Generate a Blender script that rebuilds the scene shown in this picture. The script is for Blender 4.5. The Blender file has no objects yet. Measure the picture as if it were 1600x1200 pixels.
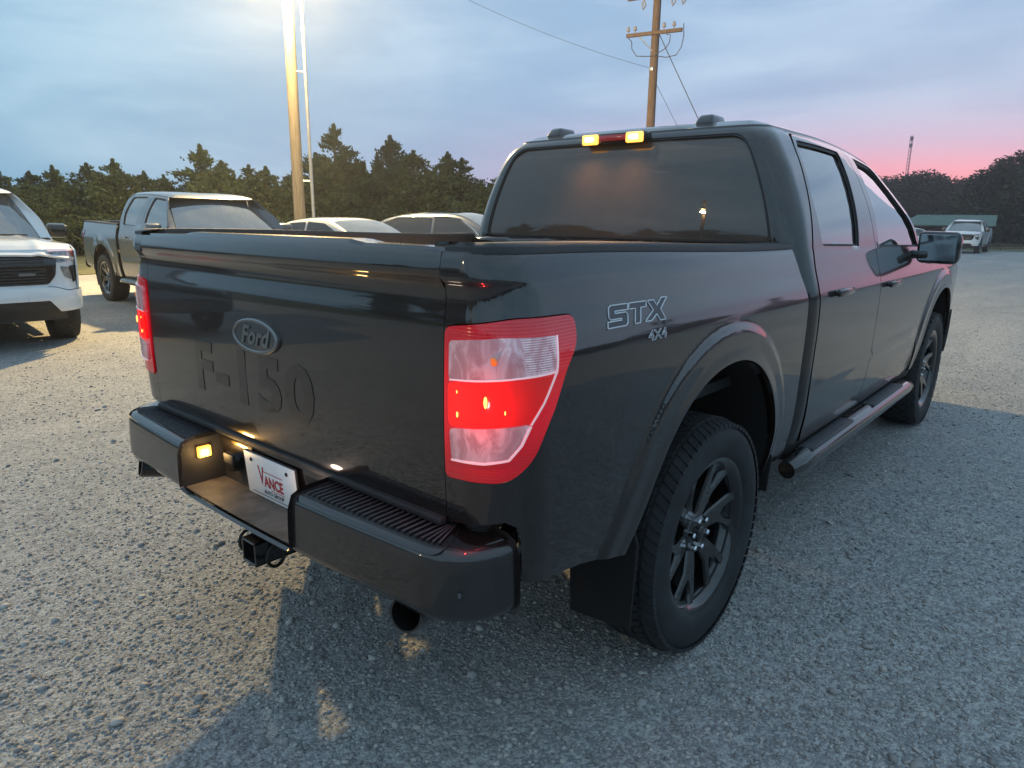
import bpy, bmesh, math, random
import numpy as np
from mathutils import Vector, Matrix, noise
from mathutils.geometry import delaunay_2d_cdt
random.seed(7); rng = np.random.default_rng(7)
scene = bpy.context.scene
COL = scene.collection
R = math.radians

# ------------------------------------------------------------------ camera
cam_d = bpy.data.cameras.new('camera'); cam = bpy.data.objects.new('camera', cam_d); COL.objects.link(cam)
YAW, PITCH, ROLL = 0.7097915, -0.2358861, 0.0101751
CAM = Vector((-2.20678, -1.95244, 1.50281))
cy, sy, cp, sp = math.cos(YAW), math.sin(YAW), math.cos(PITCH), math.sin(PITCH)
fw = Vector((cy*cp, sy*cp, sp)); rt = Vector((sy, -cy, 0)); up = rt.cross(fw)
r2 = rt*math.cos(ROLL) + up*math.sin(ROLL); u2 = up*math.cos(ROLL) - rt*math.sin(ROLL)
cam.matrix_world = Matrix(((r2.x, u2.x, -fw.x, CAM.x), (r2.y, u2.y, -fw.y, CAM.y), (r2.z, u2.z, -fw.z, CAM.z), (0, 0, 0, 1)))
cam_d.sensor_width = 36; cam_d.lens = 1083.886/1600*36
cam_d.clip_start = 0.05; cam_d.clip_end = 3000
scene.camera = cam

# ------------------------------------------------------------------ world: dusk sky
def ray_dir(az, el): return Vector((math.cos(R(az))*math.cos(R(el)), math.sin(R(az))*math.cos(R(el)), math.sin(R(el))))
PINK_AZ = 8.0
world = bpy.data.worlds.new('World'); scene.world = world; world.use_nodes = True
wt = world.node_tree; wt.nodes.clear()
class G:
    """tiny node-graph helper"""
    def __init__(s, t): s.t = t
    def n(s, typ, **kw):
        nd = s.t.nodes.new(typ)
        for k, v in kw.items(): setattr(nd, k, v)
        return nd
    def set(s, sock, v):
        if isinstance(v, bpy.types.NodeSocket): s.t.links.new(v, sock)
        elif isinstance(v, (tuple, list)) and len(v) == 3 and sock.type == 'RGBA': sock.default_value = (*v, 1)
        else: sock.default_value = v
    def math(s, op, a, b=0.0, c=None):
        nd = s.n('ShaderNodeMath', operation=op); s.set(nd.inputs[0], a); s.set(nd.inputs[1], b)
        if c is not None: s.set(nd.inputs[2], c)
        return nd.outputs[0]
    def sm(s, v, a, b):
        nd = s.n('ShaderNodeMapRange', interpolation_type='SMOOTHSTEP'); s.set(nd.inputs[0], v); nd.inputs[1].default_value = a; nd.inputs[2].default_value = b
        return nd.outputs[0]
    def mix(s, f, a, b, blend='MIX'):
        nd = s.n('ShaderNodeMix', data_type='RGBA', blend_type=blend); s.set(nd.inputs[0], f); s.set(nd.inputs[6], a); s.set(nd.inputs[7], b)
        return nd.outputs[2]
    def noise(s, vec, scale, detail=3, rough=.5, dist=0.0):
        nd = s.n('ShaderNodeTexNoise'); nd.inputs['Scale'].default_value = scale; nd.inputs['Detail'].default_value = detail
        nd.inputs['Roughness'].default_value = rough; nd.inputs['Distortion'].default_value = dist
        if vec is not None: s.set(nd.inputs['Vector'], vec)
        return nd.outputs[0]
    def mapping(s, vec, scale=(1, 1, 1), rot=(0, 0, 0)):
        nd = s.n('ShaderNodeMapping'); s.set(nd.inputs[0], vec); nd.inputs['Scale'].default_value = scale; nd.inputs['Rotation'].default_value = rot
        return nd.outputs[0]
g = G(wt)
tc = g.n('ShaderNodeTexCoord').outputs['Generated']
sep = g.n('ShaderNodeSeparateXYZ'); g.set(sep.inputs[0], tc)
X, Y, Z = sep.outputs
hl = g.math('SQRT', g.math('ADD', g.math('MULTIPLY', X, X), g.math('MULTIPLY', Y, Y)))
ca = g.math('DIVIDE', g.math('ADD', g.math('MULTIPLY', X, math.cos(R(PINK_AZ))), g.math('MULTIPLY', Y, math.sin(R(PINK_AZ)))), g.math('MAXIMUM', hl, 0.001))
el = g.math('DIVIDE', Z, g.math('MAXIMUM', hl, 0.001))
near_p = g.sm(ca, 0.30, 1.0)
wide_p = g.sm(ca, 0.72, 0.985)
low = g.mix(near_p, (0.25, 0.50, 0.69), (0.42, 0.44, 0.69))
midc = g.mix(near_p, (0.35, 0.62, 0.82), (0.37, 0.54, 0.79))
topc = (0.41, 0.62, 0.82)
c = g.mix(g.sm(el, 0.0, 0.22), low, midc)
c = g.mix(g.sm(el, 0.25, 0.8), c, topc)
pinkband = g.math('MULTIPLY', wide_p, g.math('SUBTRACT', 1.0, g.sm(el, 0.045, 0.155)))
c = g.mix(g.math('MULTIPLY', pinkband, 0.75), c, (0.80, 0.30, 0.50))
coral = g.math('MULTIPLY', g.sm(ca, 0.90, 0.995), g.math('SUBTRACT', 1.0, g.sm(el, 0.03, 0.10)))
c = g.mix(coral, c, (0.95, 0.22, 0.32))
# layered cloud: streaks flattened in height
flat = g.n('ShaderNodeVectorMath', operation='MULTIPLY'); g.set(flat.inputs[0], tc); flat.inputs[1].default_value = (1.0, 1.0, 4.5)
cl1 = g.noise(flat.outputs[0], 2.1, 6, .55, .6)
cl2 = g.noise(flat.outputs[0], 5.5, 5, .6, .3)
cm = g.math('ADD', g.math('MULTIPLY', g.sm(cl1, .38, .64), .75), g.math('MULTIPLY', g.sm(cl2, .4, .7), .25))
lightc = g.mix(.5, c, (0.55, 0.70, 0.82))
darkc = g.mix(.5, c, (0.20, 0.36, 0.54))
c2 = g.mix(cm, darkc, lightc)
c = g.mix(g.math('SUBTRACT', .90, g.math('MULTIPLY', pinkband, .55)), c, c2)
sky = g.n('ShaderNodeTexSky', sky_type='NISHITA', sun_disc=False); sky.sun_elevation = R(1.0); sky.sun_rotation = R(90-PINK_AZ)
bg1 = g.n('ShaderNodeBackground'); g.set(bg1.inputs[0], sky.outputs[0]); bg1.inputs[1].default_value = 0.012
bg2 = g.n('ShaderNodeBackground'); g.set(bg2.inputs[0], c); bg2.inputs[1].default_value = 1.06
add = g.n('ShaderNodeAddShader'); wt.links.new(bg1.outputs[0], add.inputs[0]); wt.links.new(bg2.outputs[0], add.inputs[1])
wo = g.n('ShaderNodeOutputWorld'); wt.links.new(add.outputs[0], wo.inputs[0])

# last light of the sunset, very weak and soft
sun_d = bpy.data.lights.new('sun', 'SUN'); sun_d.energy = 0.12; sun_d.angle = R(25); sun_d.color = (1, .55, .55)
sun = bpy.data.objects.new('sun', sun_d); COL.objects.link(sun)
sun.rotation_euler = (-ray_dir(PINK_AZ, 6)).to_track_quat('-Z', 'Y').to_euler()

scene.view_settings.view_transform = 'Standard'; scene.view_settings.look = 'None'
scene.view_settings.exposure = 0.0; scene.view_settings.gamma = 1.0; scene.view_settings.use_curve_mapping = False
scene.render.resolution_x = 1024; scene.render.resolution_y = 768
scene.cycles.max_bounces = 6; scene.cycles.transparent_max_bounces = 12

# ------------------------------------------------------------------ materials
def mat(name, color=(.5, .5, .5), rough=.5, metal=0.0, coat=0.0, emit=None, estr=0.0, spec=.5, noise_amt=0.0, noise_scale=8.0, bump=0.0, bump_scale=200.0, coat_rough=.03):
    m = bpy.data.materials.new(name); m.use_nodes = True; t = m.node_tree
    b = t.nodes['Principled BSDF']; g = G(t)
    b.inputs['Roughness'].default_value = rough; b.inputs['Metallic'].default_value = metal
    b.inputs['Coat Weight'].default_value = coat; b.inputs['Coat Roughness'].default_value = coat_rough
    b.inputs['Specular IOR Level'].default_value = spec
    b.inputs['Base Color'].default_value = (*color, 1)
    if noise_amt > 0 or bump > 0:
        co = g.n('ShaderNodeTexCoord').outputs['Object']
    if noise_amt > 0:
        nz = g.noise(co, noise_scale, 5, .6)
        c2 = g.mix(g.sm(nz, .3, .7), tuple(x*(1-noise_amt) for x in color), tuple(min(1, x*(1+noise_amt)) for x in color))
        g.set(b.inputs['Base Color'], c2)
    if bump > 0:
        bn = g.n('ShaderNodeBump'); bn.inputs['Strength'].default_value = bump; bn.inputs['Distance'].default_value = .002
        g.set(bn.inputs['Height'], g.noise(co, bump_scale, 3)); g.set(b.inputs['Normal'], bn.outputs[0])
    if emit: b.inputs['Emission Color'].default_value = (*emit, 1); b.inputs['Emission Strength'].default_value = estr
    return m

def paint(name, color, metal=.3, rough=.35, dust_glare=.0, dust_glare_col=(.20, .18, .16), coat=1.0):
    m = bpy.data.materials.new(name); m.use_nodes = True; t = m.node_tree; b = t.nodes['Principled BSDF']; g = G(t)
    co = g.n('ShaderNodeTexCoord').outputs['Object']
    # fine dusty film on the lacquer, thicker in patches, doubling as painted glare
    nz = g.math('ADD', g.math('MULTIPLY', g.noise(co, 2.3, 5, .65), .7), g.math('MULTIPLY', g.noise(co, 60, 3, .6), .3))
    f = g.math('MULTIPLY', g.sm(nz, .3, .75), dust_glare)
    g.set(b.inputs['Base Color'], g.mix(f, color, dust_glare_col))
    g.set(b.inputs['Metallic'], g.math('MULTIPLY', g.math('SUBTRACT', 1.0, f), metal))
    b.inputs['Roughness'].default_value = rough
    b.inputs['Coat Weight'].default_value = coat; b.inputs['Coat IOR'].default_value = 1.7
    g.set(b.inputs['Coat Roughness'], g.math('ADD', .025, g.math('MULTIPLY', f, .25)))
    return m

def glass_mat(name, tint, trans=.5, refl_rough=.01, dust_glare=0.0, dust_glare_col=(.3, .27, .24), base=0.04):
    """tinted pane: see-through tint + mirror reflection by angle + dusty film that also paints in glare"""
    m = bpy.data.materials.new(name); m.use_nodes = True; t = m.node_tree; t.nodes.clear(); g = G(t)
    tr = g.n('ShaderNodeBsdfTransparent'); tr.inputs[0].default_value = (*tint, 1)
    gl = g.n('ShaderNodeBsdfGlossy'); gl.inputs['Roughness'].default_value = refl_rough; gl.inputs[0].default_value = (1, 1, 1, 1)
    lw = g.n('ShaderNodeFresnel'); lw.inputs[0].default_value = 1.6
    mx = g.n('ShaderNodeMixShader'); g.set(mx.inputs[0], g.math('ADD', lw.outputs[0], base)); t.links.new(tr.outputs[0], mx.inputs[1]); t.links.new(gl.outputs[0], mx.inputs[2])
    df = g.n('ShaderNodeBsdfDiffuse'); df.inputs[0].default_value = (*dust_glare_col, 1)
    co = g.n('ShaderNodeTexCoord').outputs['Object']
    mx2 = g.n('ShaderNodeMixShader'); g.set(mx2.inputs[0], g.math('MULTIPLY', g.math('ADD', .55, g.math('MULTIPLY', g.noise(co, 3, 5, .65), .9)), dust_glare))
    t.links.new(mx.outputs[0], mx2.inputs[1]); t.links.new(df.outputs[0], mx2.inputs[2])
    o = g.n('ShaderNodeOutputMaterial'); t.links.new(mx2.outputs[0], o.inputs[0])
    return m

M = {}
M['black_paint'] = paint('black_paint', (.009, .005, .005), .6, .34, .07, (.17, .11, .095))  # warm base and brown dusty tint also stand in for lamp glare
M['grey_paint'] = paint('grey_paint', (.075, .085, .098), .6, .35, .08)
M['white_paint'] = paint('white_paint', (.72, .75, .77), 0, .4, .05)
M['pearl_paint'] = paint('pearl_paint', (.62, .62, .60), 0, .4, .08)
M['silver_paint'] = paint('silver_paint', (.10, .11, .125), .7, .3, .06)
M['black_plastic'] = mat('black_plastic', (.022, .022, .024), .55, noise_amt=.25, bump=.35, bump_scale=900)
M['pad_plastic'] = mat('pad_plastic', (.060, .063, .070), .5, noise_amt=.3, noise_scale=30, bump=.5, bump_scale=700)
M['gloss_black'] = mat('gloss_black', (.012, .012, .013), .18, coat=.6)
M['liner'] = mat('wheel_liner', (.010, .009, .009), .9)
M['rubber'] = mat('tyre_rubber', (.022, .023, .025), .72, noise_amt=.3, noise_scale=12, bump=.2, bump_scale=300)
M['rim_black'] = mat('rim_black', (.007, .007, .008), .22, coat=.9, noise_amt=.1)
M['steel'] = mat('steel', (.42, .42, .42), .35, 1.0)
M['chrome'] = mat('chrome', (.62, .63, .65), .16, 1.0)
M['dark_metal'] = mat('dark_metal', (.03, .028, .027), .6, .5, noise_amt=.4, noise_scale=14)
M['brake'] = mat('brake_steel', (.16, .15, .14), .45, .9, noise_amt=.3, noise_scale=20)
M['interior'] = mat('interior', (.02, .02, .022), .8)
M['rear_glass'] = glass_mat('rear_glass', (.10, .10, .10), dust_glare=.26, dust_glare_col=(.34, .26, .22), base=.04)  # brown dusty film also stands in for cargo lamp flare
M['side_glass'] = glass_mat('side_glass', (.10, .10, .11), dust_glare=.03, base=.26)
M['far_glass'] = glass_mat('far_glass', (.10, .11, .12), dust_glare=.08, dust_glare_col=(.4, .42, .42), base=.22)
M['wind_glass'] = glass_mat('wind_glass', (.25, .30, .30), dust_glare=.13, dust_glare_col=(.45, .48, .48), base=.24)  # pale dusty film also paints glare on the screens
M['car_glass'] = glass_mat('car_glass', (.08, .08, .085), dust_glare=.04, dust_glare_col=(.34, .32, .30), base=.04)
M['red_frame'] = mat('red_lens_frame', (.30, .004, .012), .12, coat=1, emit=(1, .006, .025), estr=.34)
def red_frame():
    m = bpy.data.materials.new('red_lens_frame'); m.use_nodes = True; t = m.node_tree; b = t.nodes['Principled BSDF']; g = G(t)
    b.inputs['Base Color'].default_value = (.26, .002, .008, 1); b.inputs['Roughness'].default_value = .12; b.inputs['Coat Weight'].default_value = 1
    co = g.n('ShaderNodeTexCoord').outputs['Object']; sp_ = g.n('ShaderNodeSeparateXYZ'); g.set(sp_.inputs[0], co)
    ay = g.math('ABSOLUTE', sp_.outputs[1])
    d2 = g.math('ADD', g.math('POWER', g.math('MULTIPLY', g.math('SUBTRACT', ay, .90), 7.0), 2.0), g.math('POWER', g.math('MULTIPLY', g.math('SUBTRACT', sp_.outputs[2], 1.09), 7.5), 2.0))
    e = g.math('ADD', .12, g.math('MULTIPLY', .50, g.math('POWER', 2.718, g.math('MULTIPLY', d2, -1.0))))
    b.inputs['Emission Color'].default_value = (1, .003, .018, 1); g.set(b.inputs['Emission Strength'], e)
    bn = g.n('ShaderNodeBump'); bn.inputs['Strength'].default_value = .25; bn.inputs['Distance'].default_value = .002
    w = g.n('ShaderNodeTexWave', wave_type='BANDS', bands_direction='Z'); w.inputs['Scale'].default_value = 40; g.set(w.inputs[0], co); g.set(bn.inputs['Height'], w.outputs[1]); g.set(b.inputs['Normal'], bn.outputs[0])
    return m
M['red_frame'] = red_frame()
M['red_dim'] = mat('red_lens', (.24, .006, .01), .12, coat=1, emit=(1, .01, .03), estr=.10)
def red_lit():
    m = bpy.data.materials.new('red_lens_lit'); m.use_nodes = True; t = m.node_tree; b = t.nodes['Principled BSDF']; g = G(t)
    b.inputs['Base Color'].default_value = (.4, .005, .005, 1); b.inputs['Roughness'].default_value = .15; b.inputs['Coat Weight'].default_value = 1
    co = g.n('ShaderNodeTexCoord').outputs['Object']
    sp_ = g.n('ShaderNodeSeparateXYZ'); g.set(sp_.inputs[0], co)
    ay = g.math('ABSOLUTE', sp_.outputs[1])
    d2 = g.math('ADD', g.math('POWER', g.math('MULTIPLY', g.math('SUBTRACT', ay, .885), 12.0), 2.0), g.math('POWER', g.math('MULTIPLY', g.math('SUBTRACT', sp_.outputs[2], 1.095), 13.0), 2.0))
    e = g.math('ADD', .22, g.math('MULTIPLY', 1.7, g.math('POWER', 2.718, g.math('MULTIPLY', d2, -1.0))))
    e = g.math('MULTIPLY', e, g.math('ADD', .8, g.math('MULTIPLY', g.noise(g.mapping(co, (1, 1, .25)), 55, 2), .4)))
    b.inputs['Emission Color'].default_value = (1, .003, .002, 1); g.set(b.inputs['Emission Strength'], e)
    return m
M['red_lit'] = red_lit()
M['red_off'] = mat('red_lens_off', (.16, .006, .01), .15, coat=1)
M['bulb_red'] = mat('bulb_glow', (.9, .3, .1), .3, emit=(1, .30, .06), estr=4.5)
def clear_lens():
    m = bpy.data.materials.new('clear_lens'); m.use_nodes = True; t = m.node_tree; b = t.nodes['Principled BSDF']; g = G(t)
    co = g.n('ShaderNodeTexCoord').outputs['Object']
    w = g.n('ShaderNodeTexWave', wave_type='BANDS', bands_direction='Z'); w.inputs['Scale'].default_value = 60; w.inputs['Distortion'].default_value = .2; w.inputs['Detail'].default_value = 2; g.set(w.inputs[0], co)
    v = g.noise(g.mapping(co, (1, 1, .5)), 26, 3, .6, 1.0)
    sx_ = g.n('ShaderNodeSeparateXYZ'); g.set(sx_.inputs[0], co); outb = g.sm(sx_.outputs[0], -1.055, -1.04)
    f = g.math('MULTIPLY', g.sm(v, .35, .65), .8)
    g.set(b.inputs['Base Color'], g.mix(f, (.42, .30, .32), (.85, .78, .80)))
    b.inputs['Roughness'].default_value = .2; b.inputs['Metallic'].default_value = .55; b.inputs['Coat Weight'].default_value = 1
    bn = g.n('ShaderNodeBump'); bn.inputs['Strength'].default_value = .5; bn.inputs['Distance'].default_value = .003
    g.set(bn.inputs['Height'], g.math('ADD', g.math('MULTIPLY', w.outputs[1], outb), g.math('MULTIPLY', v, 1.5))); g.set(b.inputs['Normal'], bn.outputs[0])
    b.inputs['Emission Color'].default_value = (1, .35, .42, 1); b.inputs['Emission Strength'].default_value = .13  # unlit lenses glow pink: reflected red lamp light painted as emission
    return m
M['clear_lens'] = clear_lens()
M['lens_edge'] = mat('lens_edge', (.9, .8, .82), .2, .3, coat=1, emit=(1, .55, .6), estr=.35)
M['amber'] = mat('amber_bulb', (.7, .22, .03), .3, emit=(1, .3, .05), estr=.25)
M['cargo_lamp'] = mat('cargo_lamp_lit', (1, .7, .3), .3, emit=(1, .42, .05), estr=2.3)
M['lamp_core'] = mat('lamp_core_lit', (1, .9, .6), .3, emit=(1, .74, .30), estr=30.0)
M['plate_lamp'] = mat('plate_lamp_lit', (1, .7, .2), .3, emit=(1, .42, .04), estr=2.4)
M['head_lens'] = mat('head_lens', (.22, .23, .24), .12, .6, coat=1, noise_amt=.5, noise_scale=18)
M['amber_lens'] = mat('amber_lens', (.55, .12, .04), .15, coat=1)
M['plate_white'] = mat('plate_white', (.80, .78, .78), .4, noise_amt=.05)
M['plate_red'] = mat('plate_red', (.42, .02, .03), .5)
M['plate_black'] = mat('plate_black', (.03, .03, .035), .5)
M['decal_grey'] = mat('decal_grey', (.09, .09, .10), .35, .4)
M['decal_silver'] = mat('decal_silver', (.75, .75, .78), .35, .2)
M['emblem_dark'] = mat('emblem_dark', (.08, .085, .09), .25, .7, coat=1)
M['emblem_light'] = mat('emblem_light', (.24, .25, .25), .3, .8)

# ------------------------------------------------------------------ object helpers
def tag(o, label=None, cat=None, group=None, kind=None):
    if label: o['label'] = label
    if cat: o['category'] = cat
    if group: o['group'] = group
    if kind: o['kind'] = kind
    return o
def empty(name, loc=(0, 0, 0), rz=0, parent=None):
    o = bpy.data.objects.new(name, None); COL.objects.link(o); o.location = loc; o.rotation_euler = (0, 0, rz); o.empty_display_size = .3
    if parent: o.parent = parent
    return o
def mesh(name, V, F, m=None, parent=None, smooth=True, normals=None, mats=None, midx=None, loc=None):
    me = bpy.data.meshes.new(name)
    me.from_pydata([tuple(map(float, v)) for v in V], [], [tuple(map(int, f)) for f in F]); 
    if mats:
        for mm in mats: me.materials.append(mm)
        me.polygons.foreach_set('material_index', midx)
    elif m: me.materials.append(m)
    me.polygons.foreach_set('use_smooth', [bool(smooth)]*len(me.polygons))
    me.update()
    if normals is not None: me.normals_split_custom_set_from_vertices([tuple(n) for n in normals])
    return link(name, me, parent, loc)
def link(name, me, parent=None, loc=None):
    o = bpy.data.objects.new(name, me); COL.objects.link(o)
    if parent: o.parent = parent
    if loc is not None: o.location = loc
    return o
def bmobj(name, bm, m, parent=None, smooth=False, loc=None, angle=None):
    bmesh.ops.recalc_face_normals(bm, faces=bm.faces)
    if angle:
        for f in bm.faces: f.smooth = True
        for e in bm.edges:
            if len(e.link_faces) == 2 and e.calc_face_angle(0) > R(angle): e.smooth = False
    me = bpy.data.meshes.new(name); bm.to_mesh(me); bm.free(); me.materials.append(m)
    if smooth: me.polygons.foreach_set('use_smooth', [True]*len(me.polygons))
    return link(name, me, parent, loc)
def bbox(bm, x0, x1, y0, y1, z0, z1, r=0, seg=2, mtx=None):
    b2 = bmesh.new() if r else bm
    vs = [b2.verts.new(Vector((x, y, z))) for x in (x0, x1) for y in (y0, y1) for z in (z0, z1)]
    for f in ((0, 1, 3, 2), (4, 6, 7, 5), (0, 4, 5, 1), (2, 3, 7, 6), (0, 2, 6, 4), (1, 5, 7, 3)): b2.faces.new([vs[i] for i in f])
    if r:
        bmesh.ops.bevel(b2, geom=list(b2.edges), offset=r, segments=seg, affect='EDGES', profile=.5)
        mp = {}
        for v in b2.verts: mp[v] = bm.verts.new(mtx @ v.co if mtx else v.co)
        for f in b2.faces: bm.faces.new([mp[v] for v in f.verts])
        b2.free()
    elif mtx:
        for v in vs: v.co = mtx @ v.co
def box(name, b, m, parent=None, r=.01, seg=2, mtx=None, angle=40):
    bm = bmesh.new(); bbox(bm, *b, r=r, seg=seg, mtx=mtx); return bmobj(name, bm, m, parent, angle=angle)
def btube(bm, pts, rad, n=12, cap=True):
    pts = [Vector(p) for p in pts]; rads = rad if isinstance(rad, (list, tuple)) else [rad]*len(pts)
    rings = []; prev = None
    for i, p in enumerate(pts):
        d = (pts[min(i+1, len(pts)-1)] - pts[max(i-1, 0)]).normalized()
        if prev is None: a = d.orthogonal().normalized()
        else: a = (prev - d*prev.dot(d)).normalized()
        prev = a; b = d.cross(a)
        rings.append([bm.verts.new(p + (a*math.cos(2*math.pi*k/n) + b*math.sin(2*math.pi*k/n))*rads[i]) for k in range(n)])
    for i in range(len(rings)-1):
        for k in range(n): bm.faces.new((rings[i][k], rings[i][(k+1) % n], rings[i+1][(k+1) % n], rings[i+1][k]))
    if cap: bm.faces.new(rings[0][::-1]); bm.faces.new(rings[-1])
def tube(name, pts, rad, m, parent=None, n=12):
    bm = bmesh.new(); btube(bm, pts, rad, n); return bmobj(name, bm, m, parent, angle=50)
def lathe_y(bm, prof, n=64, closed=False, c=(0, 0, 0)):
    """revolve profile [(r, y)] about the y axis"""
    rings = [[bm.verts.new((c[0]+r*math.cos(2*math.pi*k/n), c[1]+y, c[2]+r*math.sin(2*math.pi*k/n))) for k in range(n)] for r, y in prof]
    m = len(rings)
    for i in range(m if closed else m-1):
        a, b = rings[i], rings[(i+1) % m]
        for k in range(n): bm.faces.new((a[k], a[(k+1) % n], b[(k+1) % n], b[k]))
    return rings
def prism(bm, poly, f0, f1):
    """poly of 2-D points, f0/f1 map a 2-D point to the two faces"""
    a = [bm.verts.new(f0(p)) for p in poly]; b = [bm.verts.new(f1(p)) for p in poly]
    bm.faces.new(a); bm.faces.new(b[::-1]); n = len(poly)
    for i in range(n): bm.faces.new((a[i], b[i], b[(i+1) % n], a[(i+1) % n]))
def text_mesh(body, size, extrude=.001, offset=0.0, shear=0.0, fill=True, bevel=0.0, space=1.0):
    cu = bpy.data.curves.new('lettering', 'FONT'); cu.body = body; cu.size = size; cu.extrude = extrude; cu.offset = offset; cu.shear = shear
    cu.align_x = 'CENTER'; cu.align_y = 'CENTER'; cu.resolution_u = 3; cu.space_character = space
    if not fill: cu.fill_mode = 'NONE'; cu.extrude = 0; cu.bevel_depth = bevel; cu.bevel_resolution = 1
    o = bpy.data.objects.new('lettering', cu); COL.objects.link(o); bpy.context.view_layer.update()
    me = bpy.data.meshes.new_from_object(o.evaluated_get(bpy.context.evaluated_depsgraph_get()))
    bpy.data.objects.remove(o); return me
def text_on(name, body, size, m, parent, fn, **kw):
    """text whose points (x, y, z) are carried onto a surface by fn"""
    sx = kw.pop('sx', 1.0)
    me = text_mesh(body, size, **kw)
    for v in me.vertices: v.co = Vector(fn(v.co.x*sx, v.co.y, v.co.z))
    me.materials.clear(); me.materials.append(m); me.update()
    return link(name, me, parent)
def copy_tree(o, parent=None):
    c = o.copy(); COL.objects.link(c); c.parent = parent
    for ch in [x for x in kids.get(o.name, [])]: copy_tree(ch, c)
    return c
kids = {}

# ------------------------------------------------------------------ panel machinery
def resample(loop, res, closed=True):
    P = np.array(loop, float); out = []
    n = len(P)
    for i in range(n if closed else n-1):
        a, b = P[i], P[(i+1) % n]; k = max(1, int(math.ceil(np.linalg.norm(b-a)/res)))
        for j in range(k): out.append(a + (b-a)*j/k)
    if not closed: out.append(P[-1])
    return np.array(out)
def smooth_loop(loop, it=1, keep=()):
    """Chaikin corner cutting"""
    P = [np.array(p, float) for p in loop]
    for _ in range(it):
        Q = []
        n = len(P)
        for i in range(n):
            a, b = P[i], P[(i+1) % n]; Q += [a*.75+b*.25, a*.25+b*.75]
        P = Q
    return P
def rounded(loop, r, seg=5):
    """round the corners of a polygon by r"""
    P = [np.array(p[:2], float) for p in loop]; rr = [p[2] if len(p) > 2 else r for p in loop]; out = []; n = len(P)
    for i in range(n):
        a, p, b = P[i-1], P[i], P[(i+1) % n]
        la, lb = np.linalg.norm(a-p), np.linalg.norm(b-p); q = min(rr[i], la*.45, lb*.45)
        if q < 1e-4: out.append(p); continue
        s, e = p+(a-p)/la*q, p+(b-p)/lb*q
        for k in range(seg+1):
            t = k/seg; out.append((1-t)**2*s + 2*t*(1-t)*p + t*t*e)
    return out
def inpoly(pts, loop):
    x, y = pts[:, 0], pts[:, 1]; r = np.zeros(len(pts), bool); L = np.array(loop); n = len(L)
    for i in range(n):
        x1, y1 = L[i]; x2, y2 = L[(i+1) % n]
        if y1 == y2: continue
        c = ((y1 > y) != (y2 > y)) & (x < (x2-x1)*(y-y1)/(y2-y1)+x1); r ^= c
    return r
def segdist(pts, loop, closed=True):
    L = np.array(loop); n = len(L); d = np.full(len(pts), 1e9)
    for i in range(n if closed else n-1):
        a, b = L[i], L[(i+1) % n]; ab = b-a; q = ab@ab
        t = np.clip(((pts-a)@ab)/max(q, 1e-12), 0, 1); d = np.minimum(d, np.linalg.norm(pts-a-t[:, None]*ab, axis=1))
    return d
def panel(name, surf, outer, holes=(), res=.03, th=.012, m=None, parent=None, off=0.0, flip=False, gap=0.0, hem=True):
    """region of a parametric surface, cut exactly along its loops, with a turned-in edge"""
    loops = [resample(l, res) for l in [outer, *holes]]
    V = []; E = []; 
    for l in loops:
        k = len(V); V += list(l); E += [(k+i, k+(i+1) % len(l)) for i in range(len(l))]
    O = np.array(loops[0]); lo, hi = O.min(0), O.max(0)
    gx, gy = np.meshgrid(np.arange(lo[0]+res/2, hi[0], res), np.arange(lo[1]+res/2, hi[1], res)); gp = np.stack([gx.ravel(), gy.ravel()], 1)
    if len(gp):
        k = inpoly(gp, loops[0])
        for h in loops[1:]: k &= ~inpoly(gp, h)
        gp = gp[k]
        if len(gp):
            d = np.min([segdist(gp, l) for l in loops], axis=0); gp = gp[d > res*.35]
    V += list(gp)
    r = delaunay_2d_cdt([Vector(v) for v in V], E, [], 0, 1e-6)
    P = np.array([tuple(v) for v in r[0]]); F = np.array([tuple(f) for f in r[2] if len(f) == 3])
    cen = P[F].mean(1); k = inpoly(cen, loops[0])
    for h in loops[1:]: k &= ~inpoly(cen, h)
    F = F[k]
    Q = surf(P); e = 1e-3
    du = surf(P+[e, 0])-surf(P-[e, 0]); dv = surf(P+[0, e])-surf(P-[0, e])
    N = np.cross(du, dv); N /= np.maximum(np.linalg.norm(N, axis=1), 1e-9)[:, None]
    if flip: N = -N
    tri = Q[F]; fn = np.cross(tri[:, 1]-tri[:, 0], tri[:, 2]-tri[:, 0]); s = (fn*N[F[:, 0]]).sum(1)
    F[s < 0] = F[s < 0][:, ::-1]
    Q = Q + N*off
    nv = len(Q); VV = [Q]; NN = [N]; FF = [tuple(f) for f in F]
    if hem and th > 0:
        cnt = {}
        for f in F:
            for a, b in ((f[0], f[1]), (f[1], f[2]), (f[2], f[0])): cnt[(a, b)] = 1
        be = [(a, b) for (a, b) in cnt if (b, a) not in cnt]
        idx = {}; base = nv
        ring = []
        for a, b in be:
            for q in (a, b):
                if q not in idx: idx[q] = len(ring); ring.append(q)
        ring = np.array(ring); nr = len(ring)
        VV += [Q[ring], Q[ring]-N[ring]*th]; NN += [np.zeros((nr, 3)), np.zeros((nr, 3))]
        FF += [(nv+idx[b], nv+idx[a], nv+nr+idx[a], nv+nr+idx[b]) for a, b in be]
    return mesh(name, np.concatenate(VV), FF, m, parent, True, np.concatenate(NN))
def ribbon(name, A, B, m, parent=None, smooth=True, flip=False):
    n = len(A); V = list(A)+list(B); F = [(i, i+1, n+i+1, n+i) for i in range(n-1)]
    if flip: F = [f[::-1] for f in F]
    return mesh(name, V, F, m, parent, smooth)
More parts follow.
